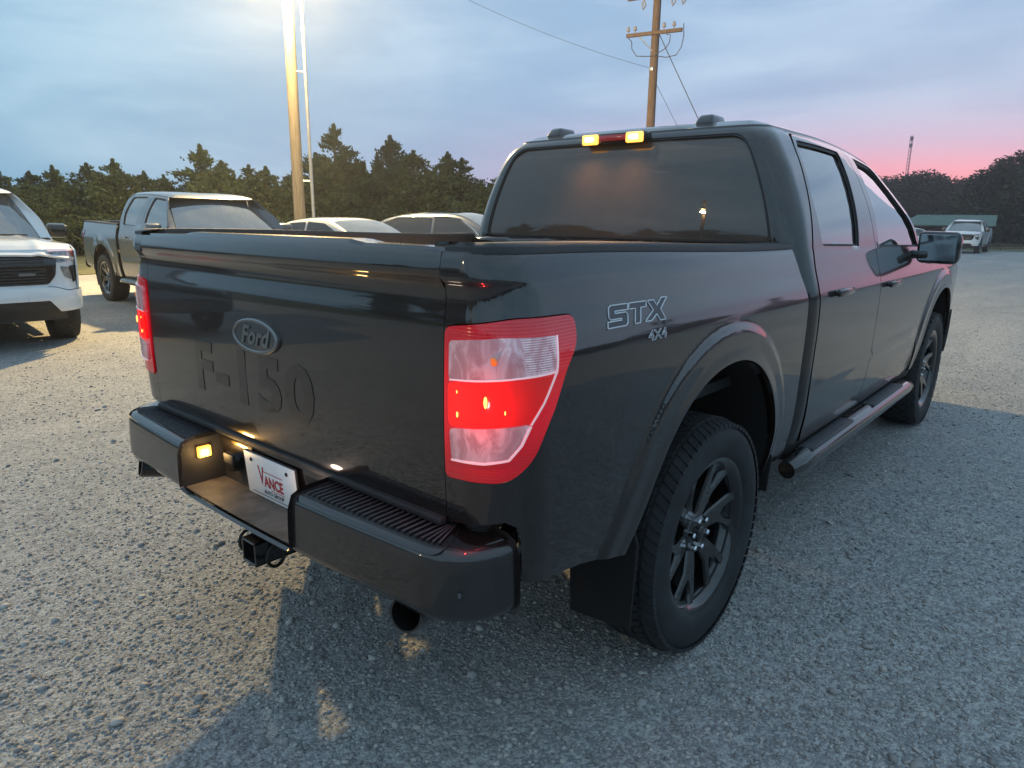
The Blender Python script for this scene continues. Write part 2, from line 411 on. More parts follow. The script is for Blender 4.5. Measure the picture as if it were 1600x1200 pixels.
def interp(xs, ys):
    """smooth monotone-ish interpolation through points (cubic Hermite)"""
    xs = np.array(xs, float); ys = np.array(ys, float); d = np.gradient(ys, xs)
    s = np.diff(ys)/np.diff(xs)
    for i in range(1, len(xs)-1):
        if s[i-1]*s[i] <= 0: d[i] = 0
        else: d[i] = 2*s[i-1]*s[i]/(s[i-1]+s[i])
    def f(x):
        x = np.asarray(x, float); xc = np.clip(x, xs[0], xs[-1]); i = np.clip(np.searchsorted(xs, xc)-1, 0, len(xs)-2)
        h = xs[i+1]-xs[i]; t = (xc-xs[i])/h
        return (2*t**3-3*t**2+1)*ys[i]+(t**3-2*t**2+t)*h*d[i]+(-2*t**3+3*t**2)*ys[i+1]+(t**3-t**2)*h*d[i+1]
    return f
def sstep(x, a, b):
    t = np.clip((x-a)/(b-a), 0, 1); return t*t*(3-2*t)
#@@SURF
# ------------------------------------------------------------------ pickup surfaces (truck frame: x forward, y left, z up, rear axle at x=0)
Yp = interp([.45, .55, .70, .90, 1.10, 1.17, 1.22, 1.30, 1.38, 1.425, 1.45], [.955, .978, .998, 1.006, 1.010, 1.008, .998, .975, .953, .935, .90])
XR = interp([.60, .70, .78, 1.0, 1.25, 1.33, 1.352, 1.37, 1.41, 1.45], [-1.085, -1.10, -1.108, -1.115, -1.110, -1.102, -1.106, -1.122, -1.118, -1.095])
YC0, LCN, RX = .86, .21, .15
ARCH = [(-.58, .545), (-.551, .595), (-.475, .735), (-.385, .86), (-.29, .945), (-.17, 1.005), (-.05, 1.033), (.08, 1.037), (.20, 1.012), (.30, .965), (.40, .885), (.47, .785), (.508, .69), (.515, .60), (.50, .50)]
def _smooth_open(L, it=2):
    P = [np.array(p, float) for p in L]
    for _ in range(it):
        Q = [P[0]]
        for a, b in zip(P[:-1], P[1:]): Q += [a*.75+b*.25, a*.25+b*.75]
        P = Q+[P[-1]]
    return [tuple(map(float, p)) for p in P]
ARCH = _smooth_open(ARCH)
def flare(x, z, x0=0.0):
    p = np.stack([x-x0, z], 1)
    d = segdist(p, ARCH, False)
    return .014*(1-sstep(d, .092, .140)) + .005*(1-sstep(d, .0, .05))
def bed_surf(P):
    P = np.asarray(P, float); s, z = P[:, 0], P[:, 1]
    th = np.clip(s/LCN, 0, 1)*math.pi/2; yh = Yp(z); xr = XR(z)
    cx = np.cos(th)**.92; sx = np.sin(th)**.92
    x = xr+RX-RX*cx; y = YC0+(yh-YC0)*sx
    y = np.where(s < 0, YC0+s, y); x = np.where(s > LCN, -.965+(s-LCN)+(xr+RX+.965)*np.exp(-np.maximum(s-LCN, 0)/.10), x)
    x = np.where(s < 0, xr-.012*(1-(y/YC0)**2), x)
    k = s > LCN*.9
    xx = np.where(k, x, -5.0)
    y = y+flare(xx, z)*k
    # crisp crease line that runs along the side above the arch
    z = z-.034*sstep(x, -1.0, .6)*sstep(z, 1.15, 1.42)
    return np.stack([x, -y, z], 1)
def Yc(z): return np.where(z < 1.38, Yp(np.minimum(z, 1.38)), YCAB(z))
YCAB = interp([1.30, 1.38, 1.45, 1.55, 1.70, 1.80, 1.85, 1.885], [.962, .951, .935, .903, .836, .778, .743, .700])
XB = interp([.50, 1.0, 1.40, 1.60, 1.80, 1.86, 1.89], [.815, .815, .790, .805, .835, .865, .90])
CR = .105
def drop(x): return .050*np.maximum(0, x-1.35)**2 - .016
def cab_surf(P):
    """s<0 rear wall, 0..LC2 corner, beyond: side going forward"""
    P = np.asarray(P, float); s, z = P[:, 0], P[:, 1]; LC2 = .17
    yh = Yc(z); xb = XB(z); yc = yh-CR
    th = np.clip(s/LC2, 0, 1)*math.pi/2
    x = xb+CR-CR*np.cos(th); y = yc+CR*np.sin(th)
    rear = s < 0
    y = np.where(rear, yc*(1+s/.85), y)           # s from -.85 (centre) to 0
    x = np.where(rear, xb-.025*(1-(y/np.maximum(yc, .1))**2), x)
    x = np.where(s > LC2, xb+CR+(s-LC2)*1.0, x)
    # fixed stations along the side, whatever the height
    side = s > LC2; x = np.where(side, .92+(s-LC2)+(xb+CR-.92)*np.exp(-np.maximum(s-LC2, 0)/.08), x)
    y = y+np.where(side, flare(x, z, 3.69), 0)
    y = y+np.where(side & (x > .9) & (x < 3.05), .010*np.exp(-((z-.79)/.018)**2)*sstep(x, .95, 1.1)*(1-sstep(x, 2.85, 3.05)), 0)
    # nose narrows a little
    y = y-.05*sstep(x, 3.9, 4.7)*1.0
    w = sstep(z, 1.42, 1.86)
    return np.stack([x, -y, z-drop(x)*w], 1)
def sx(x): return x-.92+.17            # cab side station -> s
def bx(x): return x+.965+LCN           # bed side station -> s
#@@END
def mirror(fn): 
    def f(P):
        Q = fn(P).copy(); Q[:, 1] *= -1; return Q
    return f

# ------------------------------------------------------------------ pickup parts
def make_wheel(name, x, y, parent, side, hero=True, rad=.432, sink=0.0):
    """side -1: outer face towards -y. Local origin at the hub"""
    w = empty(name, (x, y, rad-.004-sink), 0, parent)
    S = side
    n = 96 if hero else 40
    W = .138
    bm = bmesh.new()
    prof = [(.288, .125), (.297, .134), (.318, .142), (.348, .147), (.378, .143), (.402, .134), (.418, .122), (.422, .10)]
    full = [(r, S*yy) for r, yy in prof] + [(.423, S*.05), (.423, -S*.05)] + [(r, -S*yy) for r, yy in prof[::-1]] + [(.25, -S*.10), (.25, S*.10)]
    lathe_y(bm, full, n, closed=True); bmobj('tyre', bm, M['rubber'], w, angle=40)
    bm = bmesh.new()                                                  # tread lugs and shoulder sipes
    nb = 74 if hero else 36
    rows = [(-.118, .045), (-.066, .036), (-.022, .036), (.022, .036), (.066, .036), (.118, .045)]
    for ri, (yc, wd) in enumerate(rows):
        for k in range(nb):
            a0 = 2*math.pi*(k+(.5 if ri % 2 else 0)+.06)/nb; a1 = 2*math.pi*(k+(.5 if ri % 2 else 0)+.86)/nb
            sk = .012*(1 if ri % 2 else -1)/.42
            ro = rad-(.006 if abs(yc) > .1 else 0); ri_ = .414
            V = []
            for r_ in (ri_, ro):
                for a_, y_ in ((a0-sk, yc-wd/2), (a1-sk, yc-wd/2), (a1+sk, yc+wd/2), (a0+sk, yc+wd/2)):
                    rr = r_-(.010 if abs(y_) > .13 else 0) if r_ == ro else r_-(.012 if abs(y_) > .13 else 0)
                    V.append(bm.verts.new((rr*math.cos(a_), S*y_, rr*math.sin(a_))))
            for f in ((4, 5, 6, 7), (0, 1, 5, 4), (1, 2, 6, 5), (2, 3, 7, 6), (3, 0, 4, 7)): bm.faces.new([V[i] for i in f])
    tag(bmobj('tread', bm, M['rubber'], w), kind='stuff')
    # rim: barrel, lip, spokes, cap, nuts
    bm = bmesh.new()
    lathe_y(bm, [(.266, S*.128), (.268, S*.118), (.255, S*.108), (.238, S*.098), (.232, S*.04), (.228, -S*.09), (.22, -S*.09), (.222, S*.04), (.228, S*.10), (.246, S*.118), (.258, S*.128)], n, closed=True)
    rim = bmobj('rim', bm, M['rim_black'], w, angle=40); rim.scale = (1.1, 1, 1.1)
    ns = 6
    spoke = [(.020, .06), (.026, .10), (.030, .135), (.052, .17), (.075, .20), (.084, .236), (.058, .243), (.046, .21), (.028, .178), (.010, .158), (.0, .175),
             (-.004, .20), (-.002, .243), (-.030, .243), (-.032, .20), (-.030, .165), (-.028, .135), (-.026, .10), (-.020, .06)]
    me = None
    for k in range(ns):
        a = 2*math.pi*k/ns+R(18)
        if me is None:
            bm = bmesh.new(); spoke = [(p[0]*1.28, p[1]) for p in spoke]
            def f0(p): 
                d = .10+.026*math.sin(min(1, max(0, (p[1]-.06)/.18))*math.pi)*0 - .030*(1-(p[1]-.06)/.18)
                return Vector((p[0], S*(.118-.035*(1-(p[1]-.05)/.19)), p[1]))
            def f1(p): return Vector((p[0]*.8, S*(.07-.03*(1-(p[1]-.05)/.19)), p[1]))
            def fm(p): return Vector((p[0], S*(.100-.035*(1-(p[1]-.05)/.19)), p[1]))
            cen = [(p[0]*.72+(.0), p[1]) for p in spoke]
            prism(bm, spoke, fm, f1)
            # raised rib on each spoke
            rib = [(p[0]*.55+(.012 if p[0] > .04 else 0), p[1]*.995) for p in spoke]
            bmesh.ops.recalc_face_normals(bm, faces=bm.faces)
            top = [f for f in bm.faces if len(f.verts) == len(spoke) and all(abs(abs(v.co.y)-abs(fm((0, v.co.z)).y)) < .004 for v in f.verts)]
            if top: bmesh.ops.inset_individual(bm, faces=top, thickness=.005, depth=.008)
            o = bmobj('spoke', bm, M['rim_black'], w, angle=35); me = o.data
        else: o = link('spoke', me, w)
        o.rotation_euler = (0, a, 0); o.scale = (1.1, 1, 1.1)
    bm = bmesh.new(); lathe_y(bm, [(.001, S*.082), (.058, S*.082), (.070, S*.078), (.078, S*.066), (.078, S*.03), (.001, S*.03)], 40); bmobj('hub', bm, M['rim_black'], w, angle=30)
    bm = bmesh.new(); lathe_y(bm, [(.001, S*.104), (.024, S*.103), (.031, S*.098), (.033, S*.08)], 30); bmobj('center_cap', bm, M['gloss_black'], w, angle=40)
    nut = None
    for k in range(ns):
        a = 2*math.pi*k/ns+R(48)
        if nut is None:
            bm = bmesh.new(); lathe_y(bm, [(.001, S*.104), (.007, S*.103), (.0105, S*.098), (.0115, S*.08)], 6); o = bmobj('lug_nut', bm, M['chrome'], w); nut = o.data
        else: o = link('lug_nut', nut, w)
        o.location = (.057*math.cos(a), 0, .057*math.sin(a))
    bm = bmesh.new(); lathe_y(bm, [(.001, S*.01), (.07, S*.02), (.08, S*.005), (.165, S*.005), (.165, -S*.02), (.001, -S*.02)], 48); bmobj('brake_disc', bm, M['brake'], w, angle=30)
    if hero: box('brake_caliper', (.09, .17, -.05, .05, -.09, .10), M['dark_metal'], w, r=.012)
    return w

def windshield_surf(P):
    """a across (-1..1), b up (0..1)"""
    P = np.asarray(P, float); a, b = P[:, 0], P[:, 1]
    y = a*(.875-.20*b); x = 3.10-.66*b-.12*b*b+.10-.14*a*a*(1-.3*b); z = 1.25+.62*b-.035*b*b-.02*a*a
    return np.stack([x, y, z], 1)
def zfend(x): return 1.235-.022*(x-3.05)-.05*sstep(x, 4.1, 4.65)
def hood_surf(P):
    P = np.asarray(P, float); x, a = P[:, 0], P[:, 1]
    zf = zfend(x); yh = Yp(zf)-.05*sstep(x, 3.9, 4.7)-.012
    xx = x+.03-.20*np.abs(a)**6*sstep(x, 4.0, 4.6)
    z = zf+.075*(1-np.abs(a)**2.6)+.018*np.exp(-((np.abs(a)-.62)/.06)**2) - .10*sstep(x, 4.45, 4.72)
    return np.stack([xx, a*yh, z], 1)
def nose_surf(P):
    P = np.asarray(P, float); y, z = P[:, 0], P[:, 1]
    x = 4.70-.05*y*y-.22*np.abs(y/.96)**8+.03*np.exp(-((z-.62)/.12)**2)-.06*sstep(z, 1.0, 1.2)-.07*(1-sstep(z, .38, .5))
    return np.stack([x, y, z], 1)
def bumper_prof():
    t = [0, .035, .075, .155, .178, .196, .225, .345]; i = [.055, .014, 0, .004, .008, .022, .046, .165]; z = [.570, .580, .610, .715, .738, .752, .757, .760]
    return interp(t, i), interp(t, z)
BI, BZ = bumper_prof()
_by = np.linspace(0, .80, 41); _bp = [(-1.262+.03*(y/.8)**2, y) for y in _by]
for k in range(1, 31):
    th = k/30*math.pi/2; _bp.append((-1.232+.185*(1-math.cos(th)), .80+.182*math.sin(th)))
_bp += [(-1.0, .9825), (-.95, .983), (-.90, .983)]; _bp = np.array(_bp)
_bl = np.concatenate([[0], np.cumsum(np.linalg.norm(np.diff(_bp, axis=0), axis=1))])
def bumper_surf(P):
    P = np.asarray(P, float); u, t = P[:, 0], P[:, 1]; au = np.abs(u)
    x = np.interp(au, _bl, _bp[:, 0]); y = np.interp(au, _bl, _bp[:, 1])
    x2 = np.interp(au+.02, _bl, _bp[:, 0]); y2 = np.interp(au+.02, _bl, _bp[:, 1]); x1 = np.interp(np.maximum(au-.02, 0), _bl, _bp[:, 0]); y1 = np.interp(np.maximum(au-.02, 0), _bl, _bp[:, 1])
    tx, ty = x2-x1, y2-y1; l = np.hypot(tx, ty)+1e-9; nx, ny = ty/l, -tx/l     # inward
    i = BI(t); 
    k = np.clip((au-.90)/.2, 0, 1); i = np.where(i > .05, .05+(i-.05)*(1-.62*k), i)
    z = BZ(t)-.02*sstep(au, .0, .25)*(t < .0)-.0*au
    # the end caps droop a little
    z = z-(.010*sstep(au, .55, .9))*(t < .1)
    return np.stack([x+nx*i, np.sign(u)*(y+ny*i), z], 1)

def pickup(name, label, paint_mat, hero=False, front='a', loc=(0, 0, 0), rz=0, group=None, lights=False, cat='pickup truck'):
    T = empty(name, (0, 0, 0)); tag(T, label, cat, group)
    P_ = paint_mat; res = .03 if hero else .07
    bl = M['black_plastic']; RG = 'rear_glass' if hero else 'far_glass'; SG = 'side_glass' if hero else 'far_glass'
    # ---------------- both sides
    for S in (-1, 1):
        BS = bed_surf if S < 0 else mirror(bed_surf); CS = cab_surf if S < 0 else mirror(cab_surf); fl = S > 0
        lamp_o = [(-.052, 1.262, .02), (.125, 1.286, .02), (.320, 1.282, .03), (.312, 1.215, .03), (.262, 1.165, .03), (.203, 1.045, .03), (.165, .955, .05), (.110, .905, .05), (-.052, .893, .02)]
        lamp_in = rounded(lamp_o, .02)
        cx_, cz_ = .1, 1.1
        arch = [(bx(x), z) for x, z in ARCH][::-1]
        outer = [(-.055, .774), (.0, .785), (.10, .805), (.128, .79), (.137, .76), (.137, .64)] + [(bx(-1.02), .628), (bx(-.80), .598)] + arch[::-1] + [(bx(.60), .495), (bx(.772), .49), (bx(.772), 1.20), (bx(.715), 1.425), (bx(-.6), 1.43), (.2, 1.43), (-.055, 1.43)]
        panel('bed_side', BS, outer, [lamp_in], .0125 if hero and S < 0 else res, .02, P_, T, flip=fl)
        # recess round the lamp: a dark lip
        ring = rounded([(x, z) for x, z, r in lamp_o], .02)
        # tail lamp
        L = panel('tail_light', BS, [((x-cx_)*.976+cx_, (z-cz_)*.980+cz_) for x, z in lamp_in], [], res, .03, M['red_frame' if hero else 'red_off'], T, off=.006, flip=fl)
        sub = [('backup_lens', [(-.028, 1.230), (.09, 1.243), (.222, 1.238), (.208, 1.160), (.122, 1.153), (-.028, 1.138)], 'clear_lens', .0125),
               ('brake_lens', [(-.030, 1.133), (.084, 1.148), (.204, 1.154), (.178, 1.094), (.155, 1.052), (.075, 1.042), (-.028, 1.030)], 'red_lit', .0125),
               ('turn_lens', [(-.026, 1.024), (.072, 1.040), (.153, 1.048), (.135, 1.000), (.110, .968), (.059, .955), (-.02, .948)], 'clear_lens', .0125)]
        for nm, lp, mt, of in sub:
            panel(nm, BS, rounded(lp, .012, 3), [], .02, .008, M[mt if hero else ('red_off' if mt == 'red_lit' else 'head_lens')], L, off=of, flip=fl)
        if hero:
            BSF = lambda s_, z_, o_, BS=BS, fl=fl: (lambda q, n: q+n*o_)(BS(np.array([[s_, z_]]))[0], surfn(BS, s_, z_, fl))
            def strip(nm, pts, w_, mt, off):
                A = []; B = []
                for (s_, z_) in resample(pts, .015, False): A.append((s_, z_)); 
                A = np.array(A); d = np.gradient(A, axis=0); d /= np.linalg.norm(d, axis=1)[:, None]; nn = np.stack([-d[:, 1], d[:, 0]], 1)
                lp = [tuple(q) for q in (A+nn*w_/2)]+[tuple(q) for q in (A-nn*w_/2)[::-1]]
                panel(nm, BS, lp, [], .02, .003, M[mt], L, off=off, flip=fl)
            strip('lens_rim', [(.150, 1.044), (.132, 1.000), (.107, .966), (.059, .955), (-.02, .949)], .005, 'lens_edge', .0145)
            strip('lens_rim', [(.222, 1.238), (.208, 1.160), (.178, 1.094), (.150, 1.046)], .004, 'lens_edge', .0145)
            strip('lens_rim', [(-.024, 1.140), (.122, 1.155), (.204, 1.160)], .004, 'lens_edge', .0145)
            for (s_, z_, mt, rr) in ((.075, 1.192, 'amber', .012), (.060, 1.100, 'bulb_red', .0055), (.000, 1.115, 'bulb_red', .0016), (.001, 1.062, 'bulb_red', .0028), (.098, 1.078, 'bulb_red', .002)):
                c_ = BSF(s_, z_, .0145)
                bm = bmesh.new(); bmesh.ops.create_icosphere(bm, subdivisions=2, radius=rr); 
                for v in bm.verts: v.co = Vector((v.co.x*(.5 if mt == 'bulb_red' else .12), v.co.y, v.co.z*(2.6 if mt == 'bulb_red' else .8)))+Vector(c_)
                bmobj('bulb', bm, M[mt], L, smooth=True)
        if hero and lights and S < 0:
            ld = bpy.data.lights.new('tail_wash_light', 'POINT'); ld.energy = 1.1; ld.color = (1, .03, .03); ld.shadow_soft_size = .008  # added light floating off the lens, washes the panels red like glare
            lo = bpy.data.objects.new('tail_wash_light', ld); COL.objects.link(lo); lo.location = (-1.19, S*.955, 1.075); lo.parent = T
        # bed rail cap and inner wall
        st = resample([(bx(.715), 1.43), (.21, 1.43), (.0, 1.43), (-.055, 1.43)], .05, False)
        o1 = BS(np.array([(a, 1.428) for a, _ in st])); 
        def inw(q, d, dz): 
            q = q.copy(); q[:, 1] += -S*d; q[:, 2] += dz; q[:, 0] = np.maximum(q[:, 0], -1.06); return q
        rows = [o1+[0, S*.006, -.006], o1+[0, S*.004, .010], inw(o1, .02, .019), inw(o1, .075, .019), inw(o1, .085, .008), inw(o1, .085, -.45)]
        n = len(st); V = np.concatenate(rows); F = [(r*n+i, r*n+i+1, (r+1)*n+i+1, (r+1)*n+i) for r in range(len(rows)-1) for i in range(n-1)]
        mesh('bed_rail_cap', V, F, bl, T, True)
        # wheel-arch liner tunnels
        for x0, nm in ((0, 'rear'), (3.69, 'front')):
            A = np.array([(x+x0, S*.985, z) for x, z in ARCH]); B = A.copy(); B[:, 1] = S*.60; c0 = np.array([x0, 0, .5])
            ribbon('wheel_liner', [tuple(v) for v in A], [tuple(v) for v in B], M['liner'], T)
            bm = bmesh.new(); prism(bm, [(x+x0, z) for x, z in ARCH], lambda p: Vector((p[0], S*.60, p[1])), lambda p: Vector((p[0], S*.59, p[1]))); bmobj('liner_wall', bm, M['liner'], T)
        # ---------------- cab side: corner pillar + doors + fender
        glass_r = rounded([(sx(1.06), 1.392, .03), (sx(1.62), 1.378, .012), (sx(1.775), 1.842, .02), (sx(1.13), 1.842, .05), (sx(1.045), 1.60, .02)], .02)
        glass_f = rounded([(sx(1.985), 1.366, .012), (sx(2.93), 1.345, .02), (sx(2.82), 1.52, .05), (sx(2.63), 1.725, .06), (sx(2.46), 1.852, .05), (sx(2.05), 1.846, .012)], .02)
        d0, d1, d2 = .955, 1.905, 2.985
        door_r = rounded([(sx(d0), .515, .03), (sx(1.86), .505, .01), (sx(d1), .78, .03), (sx(d1+.005), 1.33, .02), (sx(1.925), 1.872, .01), (sx(1.10), 1.868, .09), (sx(1.01), 1.60, .2), (sx(.935), 1.33, .1), (sx(.925), .80, .1)], .02)
        door_f = rounded([(sx(1.868), .505, .01), (sx(2.99), .515, .03), (sx(3.05), .70, .05), (sx(3.05), 1.243, .03), (sx(3.00), 1.31, .04), (sx(2.86), 1.545, .2), (sx(2.67), 1.765, .1), (sx(2.48), 1.882, .06), (sx(1.932), 1.873, .01), (sx(d1+.012), 1.33, .02), (sx(d1+.007), .78, .03)], .02)
        for nm, dl, gl, kx in (('door', door_r, glass_r, 1.13), ('door', door_f, glass_f, 2.06)):
            D = panel(nm, CS, dl, [gl], res, .018, P_, T, off=.002, flip=fl)
            panel('door_window', CS, [((a-np.mean([q[0] for q in gl]))*1.02+np.mean([q[0] for q in gl]), (b-1.6)*1.03+1.6) for a, b in gl], [], .08, .0, M[SG], D, off=-.014, flip=fl, hem=False)
            # rubber seal: band following the opening
            gl2 = [((a-np.mean([q[0] for q in gl]))*.965+np.mean([q[0] for q in gl]), (b-1.6)*.945+1.6) for a, b in gl]
            panel('window_seal', CS, gl, [gl2], .05, .004, M['black_plastic'], D, off=-.006, flip=fl)
            # handle
            if hero or S < 0:
                hz = 1.185 if kx < 2 else 1.165
                q = CS(np.array([[sx(kx-.02), hz], [sx(kx+.22), hz]])); y0 = q[0, 1]
                H = box('door_handle', (kx-.02, kx+.20, y0+S*.022-.011, y0+S*.022+.011, hz-.017, hz+.017), M['gloss_black'] if hero else P_, D, r=.010)
                for hx in (kx, kx+.18): box('handle_mount', (hx-.018, hx+.018, y0+min(0, S*.02), y0+max(0, S*.02), hz-.012, hz+.012), M['gloss_black'] if hero else P_, H, r=.004)
                if kx < 2 and hero: pass
        # cab corner (rear wall round to the door) in one sheet with the rear wall: see below. Fender:
        fa = [(sx(x+3.69), z) for x, z in ARCH]
        fend = [(sx(3.06), .52)] + [(sx(3.16), .52)] + fa[1:-1] + [(sx(4.22), .60), (sx(4.28), .62), (sx(4.50), .64), (sx(4.50), zfend(np.array([4.50]))[0]-.012)] + [(sx(x), float(zfend(np.array([x]))[0])-.004) for x in np.linspace(4.4, 3.15, 8)] + [(sx(3.06), 1.238)]
        panel('front_fender', CS, fend, [], .016 if hero and S < 0 else res, .018, P_, T, flip=fl)
        # rocker sill under the doors
        sl = panel('rocker_sill', CS, [(sx(.82), .46), (sx(3.14), .46), (sx(3.14), .512), (sx(.92), .509), (sx(.82), .509)], [], .1, .02, bl, T, off=-.008, flip=fl)
        # A pillar strip between side sheet and windshield, plus roof rail
        edge = np.array([(sx(3.055), 1.245), (sx(3.005), 1.318), (sx(2.865), 1.553), (sx(2.675), 1.775), (sx(2.49), 1.892)])
        tt = np.linspace(0, 1, 14); k = np.linspace(0, 4, 14); E2 = np.stack([np.interp(k, range(5), edge[:, 0]), np.interp(k, range(5), edge[:, 1])], 1)
        A = CS(E2); hz = (A[:, 2]-A[0, 2])/(A[-1, 2]-A[0, 2]); B = windshield_surf(np.stack([np.full(14, float(S)), np.interp(tt, [0, 1], [0.02, 1.0])], 1))
        Cc = (A+B)/2+np.array([.0, S*.018, .012])
        V = np.concatenate([A, Cc, B]); F = [(r*14+i, r*14+i+1, (r+1)*14+i+1, (r+1)*14+i) for r in range(2) for i in range(13)]
        mesh('windshield_pillar', V, F, P_, T, True)
        # mirror
        mm = empty('side_mirror', (2.75, S*.955, 1.30), 0, T)
        box('mirror_arm', (-.05, .05, min(0, S*.10)-.01, max(0, S*.10)+.01, -.02, .03), M['gloss_black'] if hero else bl, mm, r=.015)
        bm = bmesh.new(); bbox(bm, -.035, .085, -.115, .115, -.093, .10, r=.035, seg=4)
        for v in bm.verts:
            v.co.y += S*.155; v.co.z += .045
            if v.co.x > .0: v.co.z = .045+(v.co.z-.045)*(1-.25*v.co.x/.085)
            v.co.z += (v.co.y*S-.155)*-.02
        bmobj('mirror_housing', bm, M['gloss_black'] if hero or front == 'b' else P_, mm, angle=60)
        bm = bmesh.new(); bbox(bm, -.040, -.034, -.098, .098, -.076, .082, r=.0028, seg=1)
        for v in bm.verts: v.co.y += S*.155; v.co.z += .045
        bmobj('mirror_glass', bm, M['mirror_dark'], mm)
        # wheels
        make_wheel('wheel', 0, S*.868, T, S, hero and S < 0, sink=.034 if hero else 0); make_wheel('wheel', 3.69, S*.868, T, S, False)
        # running board
        bm = bmesh.new(); y1 = S*1.0
        pts = [(.79, S*.985, .425), (.88, S*1.00, .432), (1.0, y1, .435), (2.85, y1, .43), (2.98, S*.995, .42), (3.06, S*.97, .40)]
        btube(bm, pts, [.040, .050, .053, .053, .050, .042], 20); rb = bmobj('running_board', bm, M['gloss_black'], T, angle=60)
        for (a, b) in ((.98, 1.62), (2.02, 2.70)):
            box('step_pad', (a, b, y1-.036, y1+.036, .474, .489), M['pad_plastic'], rb, r=.006)
        for xx in (.98, 1.75, 2.7): box('bracket', (xx, xx+.06, min(S*.78, S*.96), max(S*.78, S*.96), .40, .45), M['dark_metal'], rb, r=.008)
        # mud flap behind the rear wheel, small flap ahead of it
        bm = bmesh.new()
        fpoly = [(S*.76, .24), (S*.985, .26), (S*1.005, .56), (S*.985, .62), (S*.76, .62)]
        prism(bm, fpoly, lambda p: Vector((-.50-.05*(p[1]-.24), p[0], p[1])), lambda p: Vector((-.512-.05*(p[1]-.24), p[0], p[1]))); bmobj('mud_flap', bm, M['liner'], T)
        bm = bmesh.new(); prism(bm, [(S*.88, .39), (S*.99, .40), (S*1.0, .56), (S*.88, .56)], lambda p: Vector((.545, p[0], p[1])), lambda p: Vector((.557, p[0], p[1]))); bmobj('mud_flap', bm, M['liner'], T)
        # frame rail, rear leaf spring, shock
        box('frame_rail', (-1.05, 4.3, S*.42-.04, S*.42+.04, .44, .58), M['dark_metal'], T, r=.01)
        box('leaf_spring', (-.62, .62, S*.56-.035, S*.56+.035, .30, .345), M['dark_metal'], T, r=.01)
        tube('shock_absorber', [(-.15, S*.50, .28), (-.30, S*.48, .62)], .032, M['dark_metal'], T)
        # exhaust tip
        bm = bmesh.new()
        a = Vector((-.95, S*.70, .50)); b = Vector((-1.225, S*.775, .560)); dd = (b-a).normalized(); o_ = dd.orthogonal().normalized(); p_ = dd.cross(o_)
        rings = []
        for (c_, r_) in ((a, .044), (b, .046), (b, .041), (a, .038)):
            rings.append([bm.verts.new(c_+(o_*math.cos(2*math.pi*k/32)+p_*math.sin(2*math.pi*k/32))*r_) for k in range(32)])
        for i in range(3):
            for k in range(32): bm.faces.new((rings[i][k], rings[i][(k+1) % 32], rings[i+1][(k+1) % 32], rings[i+1][k]))
        bm.faces.new(rings[3]); bmobj('exhaust_tip', bm, M['gloss_black'], T, angle=40)
        tube('exhaust_pipe', [(-.96, S*.70, .50), (-.75, S*.66, .52), (-.4, S*.58, .62), (.3, S*.45, .52)], .036, M['dark_metal'], T)
    # ---------------- rear wall with window, roof
    nb = 14
    wr = [(.83, 1.40), (.83, 1.42)]
    def rear_full(P):                       # P: (y, z) signed, y>0 left ; across the rear wall and round both corners to the doors
        P = np.asarray(P, float); ay = np.abs(P[:, 0]); s_ = ay-.85
        Q = cab_surf(np.stack([s_, P[:, 1]], 1)); Q[:, 1] *= np.sign(-P[:, 0])*np.where(P[:, 0] == 0, 0, 1)
        # right side is y<0
        Q[:, 1] = np.where(P[:, 0] > 0, np.abs(Q[:, 1]), -np.abs(Q[:, 1])); return Q
    ctop = 1.885
    wall = []
    ex = lambda x: .85+sx(x)
    rightside = [(ex(.948), .515), (ex(.918), .80), (ex(.928), 1.33), (ex(1.003), 1.61), (ex(1.085), 1.845), (ex(1.115), 1.873), (ex(2.50), ctop+.003), (ex(2.47), ctop+.008)]
    rs = rounded([(.86+sx(.92)-.01, .515, .0), (ex(.915), .80, .05), (ex(.925), 1.33, .1), (ex(1.0), 1.60, .2), (ex(1.092), 1.874, .08), (ex(1.93), 1.879, 0), (ex(2.49), 1.888, 0), (ex(2.49), 1.893, 0)], .02, 5)
    outer = [tuple(p) for p in rs] + [(-p[0], p[1]) for p in rs[::-1]]
    wy = .845
    rw = rounded([(-.832, 1.405, .03), (.832, 1.405, .03), (.850, 1.855, .07), (-.850, 1.855, .07)], .05)
    cw = panel('cab_body', rear_full, outer, [rw], res, .02, P_, T, flip=True)
    rg = panel('rear_window', rear_full, [(a*1.012, (b-1.63)*1.03+1.63) for a, b in rw], [], .06, 0, M[RG], T, off=-.008, flip=True, hem=False)
    panel('window_seal', rear_full, rw, [[(a*.985, (b-1.63)*.965+1.63) for a, b in rw]], .05, .005, M['black_plastic'], rg, off=-.003, flip=True)
    # roof: outline = top of the shell
    pr = [cab_surf(np.array([[s_, 1.885]]))[0] for s_ in np.concatenate([np.linspace(-.85, 0, 12), np.linspace(.02, .17, 7), np.linspace(.25, sx(2.49), 24)])]
    right = [(p[0], p[1]) for p in pr]; xf = right[-1][0]
    frontarc = [(2.47+.02+.0*t+.05*(1-(t/ .70)**2), t) for t in np.linspace(-.64, .64, 15)]
    loop = right+frontarc+[(x, -y) for x, y in right[::-1]]
    lp = np.array(loop)
    def roof_surf(P):
        P = np.asarray(P, float); d = segdist(P, lp)
        ins = inpoly(P, loop)
        base = 1.885-drop(P[:, 0])
        z = base+np.where(ins, .046*(1-np.exp(-d/.055))+.012*np.minimum(d, .5), 0)
        return np.stack([P[:, 0], P[:, 1], z], 1)
    panel('roof', roof_surf, loop, [], .06 if hero else .1, .0, P_, T, hem=False)
    # ---------------- windshield, hood, nose
    panel('windshield', windshield_surf, [(-.99, .015), (.99, .015), (.99, 1.0), (-.99, 1.0)], [], .12, 0, M['wind_glass'], T, hem=False)
